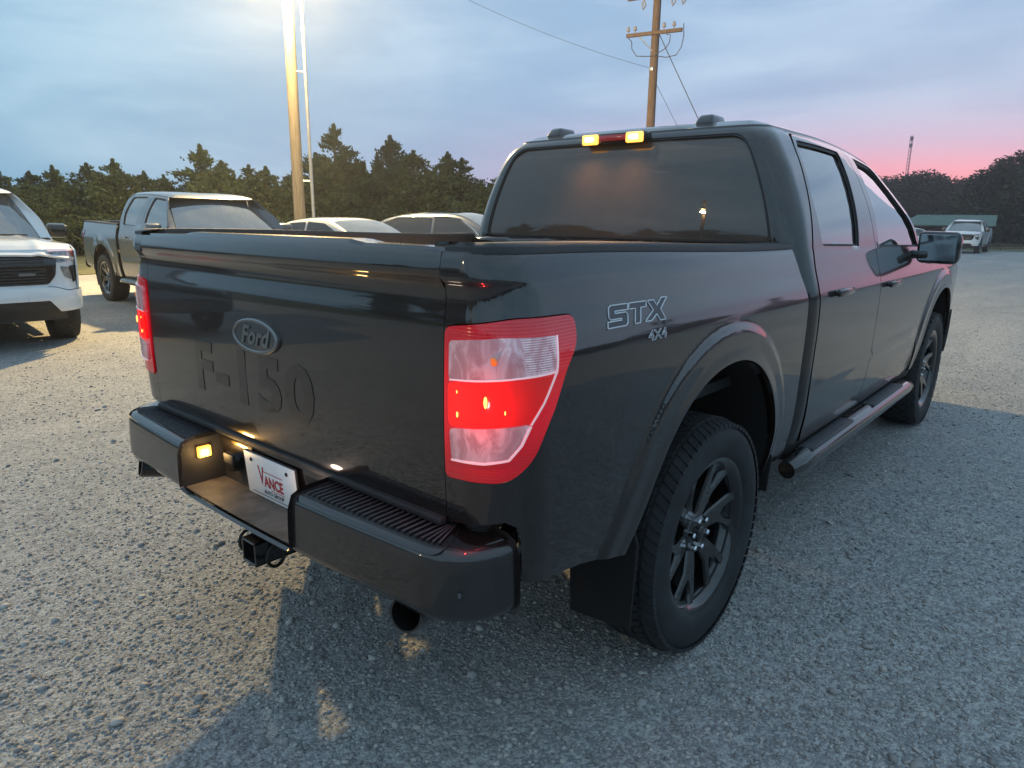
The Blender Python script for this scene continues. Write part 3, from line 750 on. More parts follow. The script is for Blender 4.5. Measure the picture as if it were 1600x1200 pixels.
    panel('hood', hood_surf, [(3.19, -.99), (4.68, -.99), (4.68, .99), (3.19, .99)], [], .08, .02, P_, T)
    # cowl
    ya = np.linspace(-.95, .95, 15); A = [(3.235-.12*(y/.9)**2, y, 1.262) for y in ya]; B = [(3.02-.08*(y/.9)**2, y, 1.235) for y in ya]; ribbon('cowl', A, B, bl, T)
    for y0, y1 in ((-.55, .05), (.15, .72)):
        tube('wiper', [(3.20, y0, 1.272), (3.12, (y0+y1)/2, 1.305), (3.08, y1, 1.30)], .009, bl, T, n=6)
    ns = nose_surf
    if front == 'a':
        grille = rounded([(-.60, .70), (.60, .70), (.66, .86), (.62, 1.13), (-.62, 1.13), (-.66, .86)], .03)
        hl = lambda S: rounded([(S*.63, 1.14), (S*.93, 1.13), (S*.945, .86), (S*.80, .80), (S*.68, .84)][::(1 if S > 0 else -1)], .03)
        fas = [(-.94, .47), (.94, .47), (.96, 1.17), (-.96, 1.17)]
        panel('front_bumper', ns, [(-.94, .46), (.94, .46), (.955, .80), (-.955, .80)], [], res*1.3, .02, P_ if not hero else bl, T, off=.03)
        panel('front_fascia', ns, [(-.96, .78), (.96, .78), (.955, 1.175), (-.955, 1.175)], [], res*1.3, .02, P_, T)
        gr = panel('grille', ns, grille, [], .08, .02, M['gloss_black'], T, off=.02)
        for z_ in (.80, .90, 1.0, 1.08): panel('grille_bar', ns, [(-.58, z_-.02), (.58, z_-.02), (.58, z_+.02), (-.58, z_+.02)], [], .1, .02, M['black_plastic'], gr, off=.045)
    else:
        panel('front_fascia', ns, [(-.95, .60), (.95, .60), (.955, 1.175), (-.955, 1.175)], [], res, .02, P_, T)
        panel('front_bumper', ns, rounded([(-.95, .475), (-.70, .475), (-.60, .60), (.60, .60), (.70, .475), (.95, .475), (.955, .70), (.80, .70), (.68, .74), (-.68, .74), (-.80, .70), (-.955, .70)], .02), [], res, .03, P_, T, off=.03)
        panel('bumper_valance', ns, [(-.80, .36), (.80, .36), (.74, .52), (.60, .64), (-.60, .64), (-.74, .52)], [], .08, .03, bl, T, off=.012)
        gr = panel('grille', ns, rounded([(-.62, .78), (.62, .78), (.70, .88), (.74, 1.135), (-.74, 1.135), (-.70, .88)], .03), [], .08, .02, M['gloss_black'], T, off=.012)
        for z_ in np.arange(.82, 1.12, .035): panel('grille_bar', ns, [(-.60, z_-.008), (.60, z_-.008), (.60, z_+.008), (-.60, z_+.008)], [], .15, .015, M['black_plastic'], gr, off=.025)
        bm = bmesh.new(); q = ns(np.array([[.42, .90]]))[0]; bbox(bm, q[0]+.02, q[0]+.035, .34, .50, .885, .915, r=.005); bmobj('grille_badge', bm, M['emblem_light'], gr)
        panel('tow_hook_plate', ns, rounded([(.40, .60), (.62, .60), (.60, .65), (.40, .65)], .01), [], .1, .01, P_, T, off=.036)
    for S in (-1, 1):
        def hlp(pts): return rounded([(S*a, b) for a, b in pts][::S], .02)
        if front == 'a':
            Hh = panel('headlight', ns, hlp([(.66, 1.14), (.945, 1.13), (.95, .86), (.80, .82), (.69, .86)]), [], .05, .03, M['head_lens'], T, off=.012)
        else:
            Hh = panel('headlight', ns, hlp([(.70, 1.145), (.93, 1.14), (.935, 1.06), (.86, 1.03), (.74, 1.02)]), [], .05, .03, M['head_lens'], T, off=.014)
            panel('running_light', ns, hlp([(.66, 1.162), (.95, 1.157), (.95, 1.147), (.66, 1.147)]), [], .05, .02, M['lens_edge'], Hh, off=.02)
            panel('turn_signal', ns, hlp([(.90, 1.142), (.950, 1.138), (.950, 1.04), (.91, 1.05)]), [], .05, .02, M['amber_lens'], Hh, off=.016)
            panel('headlight', ns, hlp([(.76, .98), (.84, .97), (.88, .82), (.80, .86)]), [], .05, .03, M['head_lens'], T, off=.014)
            panel('air_curtain', ns, hlp([(.86, .975), (.945, .985), (.945, .82), (.89, .78)]), [], .05, .03, M['gloss_black'], T, off=.008)
            panel('bumper_seam', ns, hlp([(.955, .712), (.80, .700), (.68, .745), (.60, .755), (.60, .749), (.68, .738), (.80, .692), (.955, .704)]), [], .05, .002, M['liner'], T, off=.032)
    # ---------------- tailgate
    tg_o = rounded([(-.803, .70, .01), (.803, .70, .01), (.803, 1.426, .012), (.50, 1.428, .05), (.44, 1.437, .05), (-.10, 1.440, .0), (-.44, 1.440, .05), (-.50, 1.431, .05), (-.803, 1.429, .012)], .01)
    def tail_surf(P):
        P = np.asarray(P, float); y, z = P[:, 0], P[:, 1]; zz = np.minimum(z, 1.45)
        x = XR(zz)-.012*(1-(y/YC0)**2)
        x = x + .012*sstep(z, 1.43, 1.475)
        # pressed lower swage
        x = x + .006*np.exp(-((z-.775)/.012)**2)*(1-sstep(np.abs(y), .70, .76))
        # oval seat for the badge
        return np.stack([x, y, z], 1)
    tg = panel('tailgate', tail_surf, tg_o, [], .026 if hero else .08, .02, P_, T, flip=True)
    cap = [(-.80, 1.430), (-.50, 1.432), (-.44, 1.440), (.44, 1.438), (.50, 1.430), (.80, 1.427)]
    A = [(-1.088, y, z-.0) for y, z in cap]; rows = [[(-1.100, y, z-.004) for y, z in cap], [(-1.092, y, z+.005) for y, z in cap], [(-1.05, y, z+.006) for y, z in cap], [(-1.02, y, z+.003) for y, z in cap], [(-1.015, y, .85) for y, z in cap]]
    V = [p for r in rows for p in r]; F = [(r*6+i, r*6+i+1, (r+1)*6+i+1, (r+1)*6+i) for r in range(4) for i in range(5)]
    mesh('tailgate_cap', V, F, P_, tg, False)
    # ---------------- bed floor, headboard
    box('bed_floor', (-1.04, .74, -.86, .86, .86, .90), bl, T, r=0)
    hb = box('bed_headboard', (.70, .735, -.87, .87, .88, 1.388), P_, T, r=.01)
    bm = bmesh.new(); pts = [(.70+.012*math.sin(i*1.9), -.84+i*.06, 1.372+.004*math.sin(i*2.7)+.003*math.sin(i*5.1)) for i in range(29)]
    btube(bm, pts, [.024+.003*math.sin(i*3.3) for i in range(29)], 12); bmobj('rolled_tonneau_cover', bm, M['gloss_black'] if hero else bl, T, smooth=True)
    # structure that blocks the light: floor pan, firewall
    box('floor_pan', (-1.0, 4.3, -.90, .90, .60, .66), M['liner'], T, r=0) if False else None
    box('floor_pan', (.80, 3.2, -.93, .93, .50, .56), M['liner'], T, r=0)
    box('engine_block', (3.25, 4.4, -.45, .45, .42, 1.12), M['liner'], T, r=0)
    box('firewall', (3.16, 3.2, -.93, .93, .5, 1.22), M['liner'], T, r=0)
    box('nose_beam', (4.36, 4.42, -.86, .86, .5, 1.12), M['liner'], T, r=0)
    box('bed_underside', (-1.0, .76, -.60, .60, .70, .74), M['liner'], T, r=0)
    tube('rear_axle', [(0, -.80, .41), (0, .80, .41)], .045, M['dark_metal'], T)
    bm = bmesh.new(); bmesh.ops.create_uvsphere(bm, u_segments=20, v_segments=12, radius=.15)
    for v in bm.verts: v.co = Vector((v.co.x, v.co.y*.9, v.co.z))+Vector((0, 0, .41))
    bmobj('differential', bm, M['dark_metal'], T, smooth=True)
    bm = bmesh.new(); prof = [(.20, 0), (.33, .0), (.37, .03), (.38, .12), (.33, .2), (.2, .2)]
    n = 40; rings = [[bm.verts.new((-.62+r*math.cos(2*math.pi*k/n), r*math.sin(2*math.pi*k/n), .45+z)) for k in range(n)] for r, z in prof]
    for i in range(6):
        for k in range(n): bm.faces.new((rings[i][k], rings[i][(k+1) % n], rings[(i+1) % 6][(k+1) % n], rings[(i+1) % 6][k]))
    bmobj('spare_tyre', bm, M['rubber'], T, smooth=True)
    # seats and dash seen through the glass
    for x_, y0, y1 in ((1.05, -.72, .72), (2.0, -.72, -.12), (2.0, .12, .72)):
        box('seat', (x_, x_+.14, y0, y1, .75, 1.42), M['interior'], T, r=.04)
    for x_ in (1.08, 2.03):
        for y_ in (-.42, .42): box('headrest', (x_, x_+.10, y_-.13, y_+.13, 1.44, 1.62), M['interior'], T, r=.04, seg=3)
    box('dashboard', (2.78, 3.1, -.85, .85, .95, 1.24), M['interior'], T, r=.05)
    box('steering_column', (2.6, 2.8, .30, .55, 1.05, 1.25), M['interior'], T, r=.04)
    # ---------------- rear bumper
    NY = .335; zt = .345; n_ = 'rear_bumper'
    face = [(-1.085, 0), (1.085, 0), (1.085, zt), (NY, zt)] + [(NY, .06), (NY-.03, .05), (-NY+.03, .05), (-NY, .06)] + [(-NY, zt), (-1.085, zt)]
    rbp = panel(n_, bumper_surf, rounded([(p[0], p[1], .008) for p in face], .01, 2), [], res, .012, P_ if False else M['bumper_paint'], T, flip=False)
    for S in (-1, 1):
        # ribbed step pads on the shelf
        lo, hi = (NY+.012)*1, .925
        def ps(P): return bumper_surf(np.stack([S*P[:, 0], P[:, 1]], 1))
        pd = panel('step_pad', ps, rounded([(lo, .181, .01), (hi-.03, .181, .04), (hi, .33, .05), (lo, .338, .01)], .01), [], .03, .008, M['pad_plastic'], rbp, off=.005, flip=S < 0)
        k = 0
        if hero:
            for u in np.arange(lo+.02, hi-.04, .021):
                q0 = ps(np.array([[u, .215]]))[0]; q1 = ps(np.array([[u+.01, .325]]))[0]
                bm = bmesh.new(); btube(bm, [q0+np.array([0, 0, .0042]), q1+np.array([0, 0, .0042])], .0026, 6); bmobj('rib', bm, M['pad_plastic'], pd, smooth=True)
        # inner end wall of the recess
        u0 = ps(np.array([[NY, t] for t in np.linspace(.055, zt, 16)])); A = [tuple(v) for v in u0]; B = [(-1.105, S*(NY-.0), v[2]-.0) for v in u0]
        A2 = [(a[0], a[1]-S*.001, a[2]) for a in A]
        Bm = [(min(-1.105, a[0]), b[1], a[2]) for a, b in zip(A, B)]
        V = A2+[(-1.10, S*(NY-.001), .575)]*0
        poly = A2+[(-1.095, S*(NY-.001), A2[-1][2]), (-1.095, S*(NY-.001), A2[0][2])]
        mesh('recess_side', poly, [tuple(range(len(poly)))], bl, rbp, False)
        if hero:
            # parking sensor
            pass
    # recess floor pad and plate wall
    q = bumper_surf(np.array([[y, .055] for y in np.linspace(-NY, NY, 9)]))
    A = [(v[0]+.004, v[1], v[2]+.006) for v in q]; B = [(-1.108, v[1], v[2]+.006) for v in q]
    ribbon('recess_pad', A, B, M['pad_brown'], rbp, False)
    mesh('plate_wall', [(-1.106, -NY, .58), (-1.106, NY, .58), (-1.09, NY, .775), (-1.09, -NY, .775)], [(0, 1, 2, 3)], bl, rbp, False)
    box('bumper_trim', (-1.128, -1.09, -.80, .80, .764, .785), M['black_plastic'], rbp, r=.006)
    # licence plate
    pt = Matrix.Translation((-1.120, -.013, .668)) @ Matrix.Rotation(R(-4), 4, 'Y')
    LP = empty('licence_plate', (0, 0, 0), 0, T)
    box('plate_frame', (-.006, .002, -.152, .152, -.092, .084), M['plate_black'] if hero else M['plate_black'], LP, r=.003, mtx=pt)
    pf = box('plate_panel', (-.009, -.004, -.149, .149, -.066, .081), M['plate_white'], LP, r=.002, mtx=pt)
    if hero:
        def pl(x, y, z): return pt @ Vector((-.0094-z, -x, y))
        text_on('lettering', 'V', .088, M['plate_red'], LP, lambda x, y, z: pl(x-.052, y+.012, z), extrude=.0004, offset=.001, sx=.62)
        text_on('lettering', 'ANCE', .052, M['plate_red'], LP, lambda x, y, z: pl(x+.018, y-.003, z), extrude=.0004, offset=.0016, sx=.80)
        text_on('lettering', 'AUTO GROUP', .018, M['plate_black'], LP, lambda x, y, z: pl(x+.012, y-.040, z), extrude=.0003, offset=.0004)
        text_on('lettering', 'VanceAutoGroup.com', .025, M['plate_white'], LP, lambda x, y, z: pl(x, y-.079, z-.0026), extrude=.0004, offset=.0008, sx=1.15)
        for (a, b, c_, d_) in ((-.045, .075, .030, .033), (.0, .077, -.028, -.0255), (-.12, .125, -.055, -.0525)):
            prb = bmesh.new(); vs = [prb.verts.new(pl(*p, .0003)) for p in ((a, c_), (b, c_), (b, d_), (a, d_))]; prb.faces.new(vs); bmobj('print_rule', prb, M['plate_red'] if c_ > -.05 else M['plate_black'], LP)
        for yy in (-.105, .105):
            for zz in (.058,):
                bm = bmesh.new(); bmesh.ops.create_icosphere(bm, subdivisions=2, radius=.007)
                for v in bm.verts: v.co = pt @ Vector((v.co.x*.5-.010, v.co.y+yy, v.co.z+zz))
                bmobj('plate_screw', bm, M['dark_metal'], LP, smooth=True)
        # licence lamps on the recess ends
        for S in (-1, 1):
            lm = box('licence_lamp', (-1.20, -1.155, min(S*.318, S*.336), max(S*.318, S*.336), .690, .728), M['plate_lamp'] if S > 0 else M['amber'], rbp, r=.004)
            if S > 0: box('bulb', (-1.186, -1.168, .314, .319, .700, .716), M['lamp_core'], lm, r=.002)
            if S > 0:
                ld = bpy.data.lights.new('licence_glow', 'POINT'); ld.energy = .5; ld.color = (1, .60, .22); ld.shadow_soft_size = .015
                lo = bpy.data.objects.new('licence_glow', ld); COL.objects.link(lo); lo.location = (-1.18, .295, .70); lo.parent = T
        ld = bpy.data.lights.new('licence_glow', 'POINT'); ld.energy = .22; ld.color = (1, .75, .6); ld.shadow_soft_size = .02
        lo = bpy.data.objects.new('licence_glow', ld); COL.objects.link(lo); lo.location = (-1.19, -.24, .73); lo.parent = T
    # hitch receiver
    bm = bmesh.new()
    for (y0, y1, z0, z1) in ((-.042, -.033, .415, .495), (.033, .042, .415, .495), (-.042, .042, .487, .495), (-.042, .042, .415, .423)): bbox(bm, -1.215, -.9, y0, y1, z0, z1, r=.002, seg=1)
    bbox(bm, -.96, -.95, -.04, .04, .42, .49)
    hr = bmobj('hitch_receiver', bm, M['gloss_black'], T)
    tube('hitch_crossbar', [(-1.0, -.55, .50), (-1.0, .55, .50)], .045, M['dark_metal'], hr)
    if hero:
        for S in (-1, 1):
            tube('chain_loop', [(-1.17+.03*math.cos(a), S*.085, .455+.035*math.sin(a)) for a in np.linspace(0, 6.28, 14)], .006, M['dark_metal'], hr, n=6)
        bm = bmesh.new(); bmesh.ops.create_cone(bm, cap_ends=True, segments=24, radius1=.034, radius2=.030, depth=.03)
        for v in bm.verts: v.co = Matrix.Rotation(R(-90), 4, 'Y') @ v.co+Vector((-1.122, .235, .675))
        bmobj('trailer_plug', bm, M['gloss_black'], rbp, angle=40)
        box('plug_lid', (-1.142, -1.132, .203, .267, .675, .712), M['black_plastic'], rbp, r=.006)
        tube('wiring_harness', [(-1.0, .25, .56), (-1.04, .22, .53), (-1.02, .16, .52), (-.98, .10, .50)], .008, M['black_plastic'], rbp, n=8)
    # roof antennas
    for S in (-1, 1):
        bm = bmesh.new(); bbox(bm, -.09, .08, -.048, .048, 0, .050, r=.016, seg=3)
        for v in bm.verts: f = v.co.z/.05; v.co.x *= 1-.25*f; v.co.y *= 1-.3*f; v.co.x += .02*f
        o = bmobj('roof_antenna', bm, P_, T, angle=60, loc=(1.04, S*.44+.055, 1.930)) if hero else (bm.free())
    if hero:
        # high brake light with two cargo lamps
        hz = 1.878
        B = box('high_brake_light', (.795, .87, -.175, .175, hz-.020, hz+.028), M['gloss_black'], T, r=.010)
        box('brake_lens', (.788, .80, -.075, .075, hz-.010, hz+.018), M['red_dim'], B, r=.004)
        for S in (-1, 1):
            box('cargo_lamp', (.780, .80, min(S*.080, S*.172), max(S*.080, S*.172), hz-.024, hz+.024), M['cargo_lamp'], B, r=.008)
            box('bulb', (.774, .781, S*.126-.022, S*.126+.022, hz-.008, hz+.010), M['lamp_core'], B, r=.003)
            ld = bpy.data.lights.new('cargo_glow', 'SPOT'); ld.energy = 15; ld.color = (1, .50, .18); ld.shadow_soft_size = .05; ld.spot_size = R(150); ld.spot_blend = 1
            lo = bpy.data.objects.new('cargo_glow', ld); COL.objects.link(lo); lo.location = (.755, S*.125, hz); lo.parent = T
            lo.rotation_euler = Vector((-1, 0, -1.2)).to_track_quat('-Z', 'Y').to_euler()
        # paper tag seen through the back window
        box('window_tag', (1.00, 1.004, -.40, -.27, 1.62, 1.665), M['plate_white'], T, r=0)
        # ---------------- badge, stamping, decals
        def ts(x, y, z, y0, z0): 
            q = tail_surf(np.array([[y0-x, z0+y]]))[0]; return (q[0]-z, q[1], q[2])
        E = empty('tailgate_emblem', (0, 0, 0), 0, T); yo, zo, ra, rb_ = .012, 1.140, .135, .056
        ra, rb_ = .132, .055
        def ell(a, b, zz, n=56): return [ts(a*math.cos(2*math.pi*k/n), b*math.sin(2*math.pi*k/n), zz, yo, zo) for k in range(n)]
        def ring_mesh(nm, levels, m_, closed_top=False):
            V = []; F = []; n = 56
            for (a, b, zz) in levels: V += ell(a, b, zz)
            for i in range(len(levels)-1): F += [(i*n+k, i*n+(k+1) % n, (i+1)*n+(k+1) % n, (i+1)*n+k) for k in range(n)]
            if closed_top: F.append(tuple(range((len(levels)-1)*n, len(levels)*n)))
            o = mesh(nm, V, F, m_, E, False)
            bm = bmesh.new(); bm.from_mesh(o.data); bmesh.ops.recalc_face_normals(bm, faces=bm.faces); bm.to_mesh(o.data); bm.free(); return o
        ring_mesh('emblem_ring', [(ra, rb_, 0), (ra, rb_, .008), (ra-.004, rb_-.004, .011), (ra-.012, rb_-.010, .011), (ra-.015, rb_-.013, .008)], M['emblem_light'])
        ring_mesh('emblem_field', [(ra-.014, rb_-.012, .0), (ra-.014, rb_-.012, .007)], M['emblem_dark'], True)
        text_on('lettering', 'Ford', .080, M['emblem_light'], E, lambda x, y, z: ts(x, y, z+.009, yo, zo), extrude=.0015, offset=.002, shear=.35, sx=1.02)
        text_on('stamped_lettering', 'F-150', .235, M['stamp_relief_tone'], tg, lambda x, y, z: ts(x, y, z+.0008, .085, .985), extrude=.0010, offset=.008, sx=1.25, space=1.1)
        def ss(x, y, z, s0, z0):
            q = bed_surf(np.array([[s0+x, z0+y]]))[0]; nn = surfn(bed_surf, s0+x, z0+y, False); return tuple(q+nn*(z+.0015))
        D = empty('side_decal', (0, 0, 0), 0, T)
        glyphs = [[(0, 0), (.95, 0), (1.05, .1), (1.05, .52), (.95, .62), (.38, .62), (.38, .72), (1.06, .72), (1.08, 1), (.15, 1), (.05, .9), (.05, .48), (.15, .36), (.72, .36), (.72, .28), (0, .28)],
                  [(1.14, 1), (2.14, 1), (2.10, .72), (1.80, .72), (1.75, 0), (1.44, 0), (1.49, .72), (1.12, .72)],
                  [(2.20, 1), (2.58, 1), (2.76, .70), (3.05, 1.08), (3.42, 1.08), (2.98, .50), (3.28, -.06), (2.92, -.06), (2.73, .28), (2.42, 0), (2.02, 0), (2.52, .50)]]
        for gp_ in glyphs:
            lp = [(.452+(a+.18*b)*.0915, 1.229+b*.056) for a, b in gp_]
            panel('lettering', bed_surf, lp, [], .02, .0, M['decal_grey'], D, off=.0012, hem=False)
            l3 = resample(lp, .01); q = bed_surf(l3); nn = [surfn(bed_surf, a, b, False) for a, b in l3]
            bm = bmesh.new(); pts_ = [tuple(v+w*.0014) for v, w in zip(q, nn)]; btube(bm, pts_+[pts_[0]], .0021, 5, cap=False); bmobj('letter_outline', bm, M['decal_silver'], D, smooth=True)
        text_on('lettering', '4X4', .040, M['decal_silver'], D, lambda x, y, z: ss(x+y*.15, y, z, .695, 1.187), fill=False, bevel=.0008, sx=1.5)
        # fuel-door-less near side; tie-down in tailgate seam and bumper corner sensor
        q = bumper_surf(np.array([[-.935, .105]]))[0]
        bm = bmesh.new(); bmesh.ops.create_cone(bm, cap_ends=True, segments=20, radius1=.014, radius2=.011, depth=.008)
        for v in bm.verts: v.co = Matrix.Rotation(R(-55), 4, 'Z') @ (Matrix.Rotation(R(90), 4, 'Y') @ v.co)+Vector(q)+Vector((-.002, -.002, 0))
        bmobj('parking_sensor', bm, M['gloss_black'], rbp)
    T.location = loc; T.rotation_euler = (0, 0, rz)
    return T
def surfn(fn, s_, z_, fl):
    e = 1e-3; P = np.array([[s_+e, z_], [s_-e, z_], [s_, z_+e], [s_, z_-e]]); Q = fn(P)
    n = np.cross(Q[0]-Q[1], Q[2]-Q[3]); n /= np.linalg.norm(n); return -n if fl else n
M['stamp_relief_tone'] = paint('stamp_relief_tone', (.009, .005, .005), .6, .45, .10, (.17, .12, .10), coat=.8)  # body paint shifted in tone, standing in for shading of the pressed letters
M['mirror_dark'] = mat('mirror_glass', (.30, .33, .36), .05, .9)
M['bumper_paint'] = paint('bumper_paint', (.007, .005, .005), .3, .4, .06, (.16, .12, .10), coat=.8)
M['pad_brown'] = mat('recess_pad_plastic', (.10, .085, .075), .6, noise_amt=.35, noise_scale=16)

# ------------------------------------------------------------------ ground
def gz(x, y):
    x = np.asarray(x, float); y = np.asarray(y, float)
    return -.035*np.exp(-((x+.1)**2+(y*.6)**2)/1.3) - .08*sstep(y, 2.5, 8.0) - .0065*np.clip(x-6, 0, 70)
def seg_axis(lo, hi, near, c, step0, grow):
    a = [c]; s_ = step0
    while a[-1] < hi: a.append(a[-1]+s_); s_ *= 1 if a[-1] < c+near else grow
    b = [c]; s_ = step0
    while b[-1] > lo: b.append(b[-1]-s_); s_ *= 1 if b[-1] > c-near else grow
    return np.array(sorted(set(float(min(hi, max(lo, q))) for q in b[1:]+a)))
gxs = seg_axis(-170, 170, 8, 1, .25, 1.12); gys = seg_axis(-170, 170, 8, 1, .25, 1.12)
GX, GY = np.meshgrid(gxs, gys); GZ = gz(GX.ravel(), GY.ravel())
nx_, ny_ = len(gxs), len(gys)
V = np.stack([GX.ravel(), GY.ravel(), GZ], 1); F = [(j*nx_+i, j*nx_+i+1, (j+1)*nx_+i+1, (j+1)*nx_+i) for j in range(ny_-1) for i in range(nx_-1)]

def gravel_mat():
    m = bpy.data.materials.new('gravel_ground'); m.use_nodes = True; t = m.node_tree; b = t.nodes['Principled BSDF']; g = G(t)
    co = g.n('ShaderNodeTexCoord').outputs['Object']
    def vor(scale, feat='F1'):
        v = g.n('ShaderNodeTexVoronoi', feature=feat); v.inputs['Scale'].default_value = scale; g.set(v.inputs['Vector'], co); return v
    v1 = vor(85); v2 = vor(170); v3 = vor(42)
    cr = g.n('ShaderNodeSeparateColor'); g.set(cr.inputs[0], v1.outputs['Color'])
    cr2 = g.n('ShaderNodeSeparateColor'); g.set(cr2.inputs[0], v2.outputs['Color'])
    cr3 = g.n('ShaderNodeSeparateColor'); g.set(cr3.inputs[0], v3.outputs['Color'])
    big = g.noise(co, .35, 5, .6); mid = g.noise(co, 2.2, 5, .65)
    base = g.mix(g.sm(big, .3, .7), (.262, .270, .276), (.325, .332, .332))
    base = g.mix(g.math('MULTIPLY', g.sm(mid, .35, .7), .5), base, (.375, .372, .350))
    # packed wheel tracks with fines, running across the lot
    trk = g.noise(g.mapping(co, (.16, 1.1, 1), (0, 0, R(28))), .9, 4, .55, .4)
    base = g.mix(g.math('MULTIPLY', g.sm(trk, .52, .66), .55), base, (.385, .380, .365))
    base = g.mix(g.math('MULTIPLY', g.sm(g.noise(co, .8, 6, .7), .60, .72), .45), base, (.20, .195, .185))
    tone = g.math('ADD', g.math('ADD', g.math('MULTIPLY', cr.outputs[0], .50), g.math('MULTIPLY', cr2.outputs[1], .35)), g.math('MULTIPLY', cr3.outputs[2], .25))
    c = g.mix(1.0, base, g.mix(g.sm(tone, .25, .95), (.66, .66, .67), (1.42, 1.41, 1.38)), 'MULTIPLY')
    g.set(b.inputs['Base Color'], c); b.inputs['Roughness'].default_value = .85; b.inputs['Specular IOR Level'].default_value = .3
    h = g.math('ADD', g.math('MULTIPLY', g.math('SUBTRACT', 1.0, v1.outputs[0]), .6), g.math('MULTIPLY', g.math('SUBTRACT', 1.0, v2.outputs[0]), .35))
    h = g.math('ADD', h, g.math('MULTIPLY', mid, 1.2))
    bn = g.n('ShaderNodeBump'); bn.inputs['Strength'].default_value = .75; bn.inputs['Distance'].default_value = .009; g.set(bn.inputs['Height'], h); g.set(b.inputs['Normal'], bn.outputs[0])
    return m
M['gravel'] = gravel_mat()
ground = mesh('ground', V, F, M['gravel'], None, True); tag(ground, 'pale grey gravel lot, lit warm by the yard lamp on the left', 'ground', kind='structure')

def stone_mat():
    m = bpy.data.materials.new('loose_stone'); m.use_nodes = True; t = m.node_tree; b = t.nodes['Principled BSDF']; g = G(t)
    at = g.n('ShaderNodeAttribute', attribute_name='tone')
    sc = g.n('ShaderNodeSeparateColor'); g.set(sc.inputs[0], at.outputs['Color'])
    c = g.mix(sc.outputs[0], (.19, .19, .192), (.52, .50, .47)); c = g.mix(g.math('MULTIPLY', sc.outputs[1], .35), c, (.30, .24, .18))
    g.set(b.inputs['Base Color'], c); b.inputs['Roughness'].default_value = .8
    return m
M['stone'] = stone_mat()
def gravel_field():
    # crushed stones, dense close to the camera, thinning with distance
    bm = bmesh.new(); bmesh.ops.create_icosphere(bm, subdivisions=1, radius=1)
    iv = np.array([tuple(v.co) for v in bm.verts]); bm.verts.ensure_lookup_table(); iF = np.array([[v.index for v in f.verts] for f in bm.faces]); bm.free()
    ov = np.array([(1, 0, 0), (-1, 0, 0), (0, 1, 0), (0, -1, 0), (0, 0, 1), (0, 0, -1)], float)
    oF = np.array([(0, 2, 4), (2, 1, 4), (1, 3, 4), (3, 0, 4), (2, 0, 5), (1, 2, 5), (3, 1, 5), (0, 3, 5)])
    def scatter(N, rmin, rmax, bv, bf, s0, s1, az0=-35, az1=115, pw=1.0):
        u = rng.random(N); r = rmin*(rmax/rmin)**(u**pw); a = np.radians(az0+(az1-az0)*rng.random(N))
        x = CAM.x+r*np.cos(a); y = CAM.y+r*np.sin(a)
        s_ = (s0+(s1-s0)*rng.random(N)**2.6)
        n = len(bv)
        P = bv[None]*(1+.28*(rng.random((N, n, 1))-.5)*2)
        P = P*np.stack([.75+.5*rng.random(N), .75+.5*rng.random(N), .45+.3*rng.random(N)], 1)[:, None]
        th = rng.random(N)*6.28; ph = (rng.random(N)-.5)*1.0
        c, s = np.cos(ph)[:, None], np.sin(ph)[:, None]; X_, Z_ = P[..., 0]*c-P[..., 2]*s, P[..., 0]*s+P[..., 2]*c
        c, s = np.cos(th)[:, None], np.sin(th)[:, None]; X2, Y2 = X_*c-P[..., 1]*s, X_*s+P[..., 1]*c
        W = np.stack([X2, Y2, Z_], 2)*s_[:, None, None]
        W[..., 0] += x[:, None]; W[..., 1] += y[:, None]; W[..., 2] += (gz(x, y)+s_*.22)[:, None]
        return W.reshape(-1, 3), (bf[None]+(np.arange(N)*n)[:, None, None]).reshape(-1, 3), np.repeat(rng.random(N), n), np.repeat(rng.random(N), n)
    parts = [scatter(34000, 1.2, 5.0, iv, iF, .0028, .0095, pw=1.0), scatter(52000, 2.0, 9.0, ov, oF, .003, .0095), scatter(26000, 6, 20, ov, oF, .005, .013), scatter(900, 1.5, 10, iv, iF, .012, .021)]
    vs, fs, t1, t2 = [], [], [], []; k = 0
    for v, f, a, b in parts: vs.append(v); fs.append(f+k); k += len(v); t1.append(a); t2.append(b)
    vs = np.concatenate(vs); fs = np.concatenate(fs); t1 = np.concatenate(t1); t2 = np.concatenate(t2)
    me = bpy.data.meshes.new('loose_gravel'); me.vertices.add(len(vs)); me.vertices.foreach_set('co', vs.ravel())
    me.loops.add(len(fs)*3); me.loops.foreach_set('vertex_index', fs.ravel().astype(np.int32)); me.polygons.add(len(fs))
    me.polygons.foreach_set('loop_start', np.arange(0, len(fs)*3, 3, dtype=np.int32)); me.polygons.foreach_set('loop_total', np.full(len(fs), 3, np.int32))
    me.update(calc_edges=True)
    ca_ = me.color_attributes.new('tone', 'FLOAT_COLOR', 'POINT'); ca_.data.foreach_set('color', np.stack([t1**1.3, t2**3, t1*0, t1*0+1], 1).ravel())
    me.materials.append(M['stone']); o = link('loose_gravel', me)
    tag(o, 'loose crushed grey stones strewn over the gravel lot', 'gravel', kind='stuff')
gravel_field()

